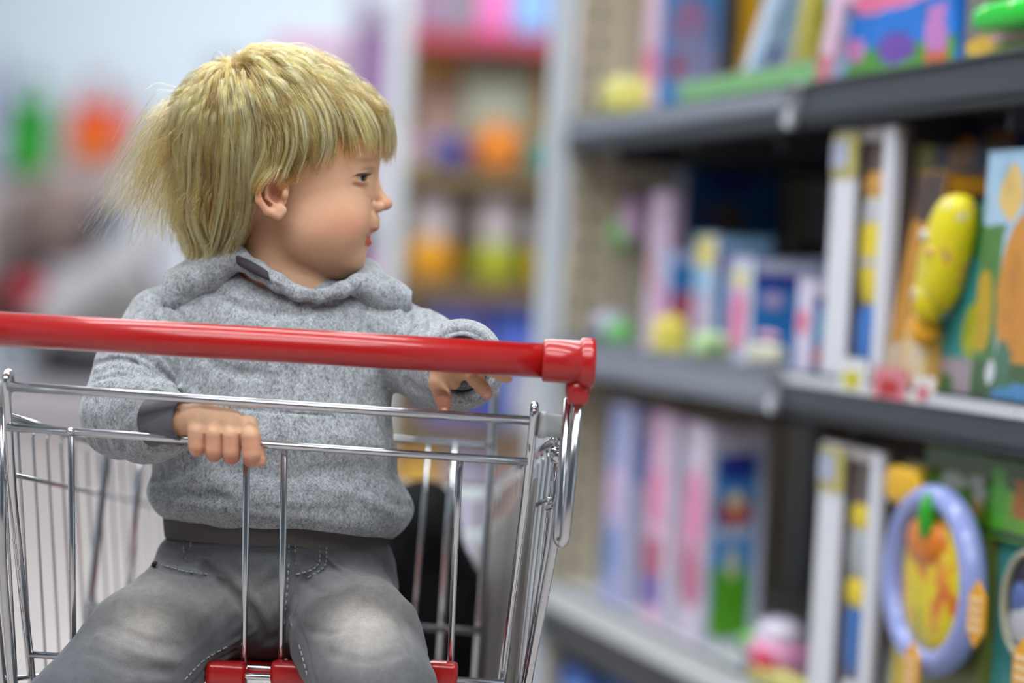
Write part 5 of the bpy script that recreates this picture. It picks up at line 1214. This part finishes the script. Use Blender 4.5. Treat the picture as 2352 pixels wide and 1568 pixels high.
for line in ([(425, 1230), (422, 1262), (430, 1290)], [(440, 1230), (438, 1262)], [(664, 1248), (662, 1320), (655, 1400), (640, 1455)], [(678, 1248), (680, 1310)],
             [(735, 1250), (728, 1300), (672, 1322)], [(750, 1255), (745, 1300), (700, 1330)], [(356, 1292), (390, 1302), (430, 1312), (480, 1318)], [(668, 1430), (690, 1490), (708, 1560)], [(425, 1560), (470, 1515), (530, 1480)]):
    stitch(on_surf(JO, line))
rp = u2w(np.array(on_surf(JO, [(356, 1296)], 1)))[0]
lathe('rivet', [(0, .0028), (.0008, .003), (.0014, .0022), (.0017, .0008)], rp, -_fw, mat('dark_brass', srgb(60, 54, 52), .35, 1), jeans, 16)['label'] = 'small dark metal rivet'
# shoes below the frame
SHM = mat('shoe_canvas', srgb(70, 74, 84), .8)
for an in (q(150, 2150, 260), q(860, 2130, 270)):
    solid('shoe', [ell(an + (0, 70, 90), (85, 62, 190), 0), cone(an + (0, 0, 10), an + (0, 40, 10), 70, 80, 40), cut(lambda P, an=an: P[:, 1] - an[1] - 110)], an + (-110, -80, -130), an + (110, 130, 300), 9, SHM, child, 2)

# ---- hair ---------------------------------------------------------------------
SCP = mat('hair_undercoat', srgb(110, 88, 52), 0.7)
a_ = None
def scalp_ops():
    H = [ell((634, 334, 0), (231, 195, 174), 0)]
    H += [ell((540, 440, 0), (118, 120, 140), 40), cone((520, 480, -10), (500, 560, -10), 72, 62, 40)]
    # clear the face and ears
    H += [cut(lambda P: np.where(P[:, 1] < 300, -50, 0) + np.maximum.reduce([np.where(P[:, 1] > 300, (P[:, 0] - (880 - (P[:, 1] - 300) * 2.0)) * .4, -40), np.where(P[:, 1] > 420, (P[:, 0] - 585) * .8, -40)]))]
    return H
hair_cap = solid('hair_undercoat', scalp_ops(), (380, 90, -200), (900, 640, 200), 6, SCP, child, 3)

HC = np.array([634, 334, 0.0]); HRr = np.array([231, 195, 171.0])
hull = [ell(HC, HRr, 0), ell((645, 415, 0), (40, 42, 184), 20), ell((738, 460, 0), (118, 132, 126), 10), ell((540, 450, 0), (112, 115, 140), 30), cone((515, 480, -10), (520, 590, -15), 82, 80, 30), ell((480, 668, -10), (110, 62, 120), 10)]
CROWN = np.array([-88, -172, 54.0]); CROWN /= np.linalg.norm(CROWN)
def guides(n, side):
    out = []
    while len(out) < n:
        d = rng.normal(size=(n * 4, 3)); d /= np.linalg.norm(d, axis=1)[:, None]
        p = HC + d * HRr
        x, y, s = p.T
        lim = np.interp(x, [380, 520, 580, 620, 680, 740, 800, 850, 870], [540, 540, 470, 400, 395, 340, 285, 240, 200])
        ok = (y < lim) & ((s > -60) if side > 0 else (s <= -60))
        # favour the area near the crown so that long strands cover the side
        ps = np.arccos(np.clip(d @ CROWN, -1, 1)); ok &= rng.random(len(p)) < np.where(ps < .35, 1, np.where(ps < .9, .75, .42))
        out += list(p[ok])
    return np.array(out[:n])
def grow(R, N=30, extra=0.0):
    n = len(R); d0 = (R - HC) / HRr; nr = d0 / HRr; nr /= np.linalg.norm(nr, axis=1)[:, None]
    ps = np.arccos(np.clip(((R - HC) / np.linalg.norm(R - HC, axis=1)[:, None]) @ CROWN, -1, 1))
    tang = (R - HC) / np.linalg.norm(R - HC, axis=1)[:, None] - CROWN; tang -= nr * (tang * nr).sum(1)[:, None]
    tang /= np.linalg.norm(tang, axis=1)[:, None] + 1e-6
    jit = rng.normal(size=(n, 3)) * .17
    v = tang + jit + nr * .25; v /= np.linalg.norm(v, axis=1)[:, None]
    L = 2 + 7 * np.clip(1.15 - ps, 0, 1.1) + rng.random(n) * 6 + extra * .6 + 0
    p = R.copy(); step = 11.0; path = [p.copy()]; alive = np.ones(n, bool); ln = np.zeros(n, int)
    back = np.clip((455 - R[:, 0]) / 50, 0, 1) * (R[:, 1] < 400) * (rng.random(n) < .6)   # loose, flying hair at the back
    flyv = np.stack([-.45 - .5 * rng.random(n), .75 * rng.normal(size=n) * .45 + .62, .35 * rng.normal(size=n)], 1)
    curl = np.clip(rng.normal(size=n) * .07, -.10, .05)
    ye = rng.normal(size=n) * 11 - 60 * (rng.random(n) ** 3) * (R[:, 0] < 640)
    lat = rng.normal(size=(n, 1)) * np.array([[.010, 0, .006]])
    for it in range(64):
        x, y, s = p.T
        g = np.zeros_like(p); g[:, 1] = 1
        drift = np.where((y > 270) & (x < 800), -.20, 0) - np.where((x > 610) & (x < 800) & (y > 330), .75, 0) + np.where(x > 830, .10, 0) - np.where((x < 600) & (y > 480), .34 * np.sign(x - 500), 0)
        g[:, 0] = drift; g[:, 2] = np.where(y > 380, -np.sign(s) * .32, 0)
        k = (.06 + .05 * (y > 250))[:, None]
        v = v * (1 - k) + g * k
        if it > 5:
            b = (back * np.clip((it - 5) / 8, 0, 1) * .10)[:, None]; v = v * (1 - b) + flyv * b; c, s_ = np.cos(curl * back), np.sin(curl * back); v[:, 0], v[:, 1] = v[:, 0] * c - v[:, 1] * s_, v[:, 0] * s_ + v[:, 1] * c
        v += rng.normal(size=(n, 3)) * .006 + lat * math.sin(it * .22); v /= np.linalg.norm(v, axis=1)[:, None]
        p2 = p + v * step
        for _ in range(2):
            dd = evalf(hull, p2); e = 2.0
            gr = np.stack([evalf(hull, p2 + np.eye(3)[i] * e) - evalf(hull, p2 - np.eye(3)[i] * e) for i in range(3)], 1); gr /= np.linalg.norm(gr, axis=1)[:, None] + 1e-9
            LL = np.minimum(L, 12 + it * 2.5)
            LL = LL + 17 * np.clip((p2[:, 0] - 790) / 70, 0, 1) * np.clip((p2[:, 1] - 170) / 90, 0, 1)
            near = (dd < LL); p2 = p2 + gr * (np.where(near, LL - dd, 0) * .8)[:, None]
            # hug: pull in hair that hangs too far off the head
            far = (dd > LL + 6) & (back < .1) & (p2[:, 1] < 560); p2 = p2 - gr * (np.where(far, (dd - LL - 6) * .12, 0))[:, None]
        v = p2 - p; v /= np.linalg.norm(v, axis=1)[:, None] + 1e-9
        ylim = np.interp(p2[:, 0], [380, 440, 540, 566, 592, 618, 650, 690, 730, 790, 850, 920], [545, 588, 600, 575, 500, 446, 438, 422, 396, 362, 346, 358]) + ye
        maxn = np.where(back > .1, 16 + 18 * ((R * 7.13).sum(1) % 1), 64)
        stop = (p2[:, 1] > ylim) | (it > maxn)
        p = np.where(alive[:, None], p2, p); ln += alive; alive &= ~stop; path.append(p.copy())
        if not alive.any(): break
    path = np.array(path).transpose(1, 0, 2); out = np.zeros((n, N, 3))
    for i in range(n):
        m_ = max(ln[i], 3); t = np.linspace(0, m_, N); f0 = np.minimum(t.astype(int), path.shape[1] - 2); fr = (t - f0)[:, None]
        out[i] = path[i][f0] * (1 - fr) + path[i][f0 + 1] * fr
    return out, ln, back
def strands(G, ln, per, spread=15.0, N=30, fzz=1.0, bk=None):
    n = len(G); t = np.linspace(0, 1, N)[None, :, None]
    out = []
    for j in range(per):
        off = rng.normal(size=(n, 1, 3)) * spread * np.array([1, .8, .6])
        if bk is not None: off = off * (1 + .7 * (bk > .1))[:, None, None]
        kc = .88 if bk is None else np.where(bk > .1, .25, .88)[:, None, None]
        w_ = 1 - kc * t ** .6
        fz = rng.normal(size=(n, 1, 3)); ph = rng.random((n, 1, 1)) * 6.28; fq = 2 + 4 * rng.random((n, 1, 1))
        o = G + off * w_ * np.clip(.35 + t * 3, 0, 1) + fz * np.sin(ph + fq * t * 2.5) * (.4 + 2.6 * t ** 2) * fzz
        cutf = (.80 + .25 * rng.random((n, 1)))
        tt = np.clip(np.linspace(0, 1, N)[None] * cutf * (N - 1), 0, N - 1.001); f0 = tt.astype(int); fr = (tt - f0)[..., None]
        ii = np.arange(n)[:, None]; r_ = o[ii, f0] * (1 - fr) + o[ii, np.minimum(f0 + 1, N - 1)] * fr
        if bk is not None and j > 7: r_ = np.where((bk > .1)[:, None, None], HC[None, None] + (r_ - HC) * .0001, r_)
        out.append(r_)
    return np.concatenate(out)
def push_out(S, ops, off):
    P = S.reshape(-1, 3)
    d = evalf(ops, P); bad = d < off; e = 2.0; Q = P[bad]
    if len(Q):
        gr = np.stack([evalf(ops, Q + np.eye(3)[i] * e) - evalf(ops, Q - np.eye(3)[i] * e) for i in range(3)], 1); gr /= np.linalg.norm(gr, axis=1)[:, None] + 1e-9
        P[bad] = Q + gr * (off - d[bad])[:, None]
    return P.reshape(S.shape)
g1, l1, b1 = grow(guides(820, 1)); g2, l2, b2 = grow(guides(260, -1))
G3 = guides(2600, 1); G3 = G3[((G3 - HC) / np.linalg.norm(G3 - HC, axis=1)[:, None] @ CROWN > .80)][:230]; g3, l3, b3 = grow(G3, extra=11)
S = np.concatenate([strands(g1, l1, 17, bk=b1), strands(g2, l2, 12, 22), strands(g3, l3, 26, 6.0, fzz=.35)])
e1 = np.cross(CROWN, [0, 0, 1.0]); e1 /= np.linalg.norm(e1); e2 = np.cross(CROWN, e1)
def band(G0):
    r_ = G0[:, 15] - HC; az = np.arctan2(r_ @ e2, r_ @ e1); return np.clip(.36 + .34 * np.sin(19 * az + 2.5 * np.sin(4 * az)) + .24 * rng.normal(size=len(G0)), 0, 1)
tone = np.concatenate([np.tile(band(g1), 17), np.tile(rng.random(260), 12), np.tile(.55 + .45 * rng.random(len(g3)), 26)])
S = push_out(S, hull, 2.0)
# single flyaway hairs round the top and the back
gf, lf, bf = grow(guides(260, 1)); tt = np.linspace(0, 1, 30)[None, :, None]
nz_ = rng.normal(size=(260, 1, 3)) * np.array([1, 1, .6])
out_ = (gf[:, :1] - HC) / 200
Sf = gf + out_ * 16 * np.sin(PI * tt * .8) + nz_ * 22 * tt ** 1.5
S = np.concatenate([S, Sf]); tone = np.concatenate([tone, np.full(260, .8)]); tone = np.clip(tone * .85 + .15 * rng.random(len(tone)), 0, 1)
hcv = bpy.data.hair_curves.new('hair'); hcv.add_curves([30] * len(S))
P = u2w(S.reshape(-1, 3)) ; hcv.attributes['position'].data.foreach_set('vector', P.astype(np.float32).ravel())
ra = hcv.attributes.get('radius') or hcv.attributes.new('radius', 'FLOAT', 'POINT')
tr = np.linspace(0, 1, 30); rr = np.tile(.00019 * (1 - .65 * tr ** 2), (len(S), 1)); rr[-260:] *= .45
ra.data.foreach_set('value', rr.astype(np.float32).ravel())
ta = hcv.attributes.new('tone', 'FLOAT', 'CURVE'); ta.data.foreach_set('value', tone.astype(np.float32))
HM = bpy.data.materials.new('blond_hair'); HM.use_nodes = True; nt = HM.node_tree; nt.nodes.clear()
ho = nt.nodes.new('ShaderNodeOutputMaterial'); hb = nt.nodes.new('ShaderNodeBsdfHairPrincipled'); hb.parametrization = 'COLOR'
hi = nt.nodes.new('ShaderNodeHairInfo')
at_ = nt.nodes.new('ShaderNodeAttribute'); at_.attribute_name = 'tone'
c_a = ramp(HM, at_.outputs['Fac'], [(0, srgb(78, 54, 24)), (.35, srgb(144, 108, 50)), (.7, srgb(212, 176, 92)), (1, srgb(246, 226, 156))])
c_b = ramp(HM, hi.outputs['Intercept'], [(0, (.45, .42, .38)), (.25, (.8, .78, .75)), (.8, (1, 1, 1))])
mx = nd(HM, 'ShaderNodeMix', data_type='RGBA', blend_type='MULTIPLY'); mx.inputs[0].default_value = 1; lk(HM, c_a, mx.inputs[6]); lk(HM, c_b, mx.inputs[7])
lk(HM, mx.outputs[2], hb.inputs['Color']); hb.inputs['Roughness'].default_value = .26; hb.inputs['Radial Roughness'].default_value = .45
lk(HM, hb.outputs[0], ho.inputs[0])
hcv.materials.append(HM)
hair = bpy.data.objects.new('hair', hcv); COL.objects.link(hair); attach(hair, child); hair['kind'] = 'stuff'
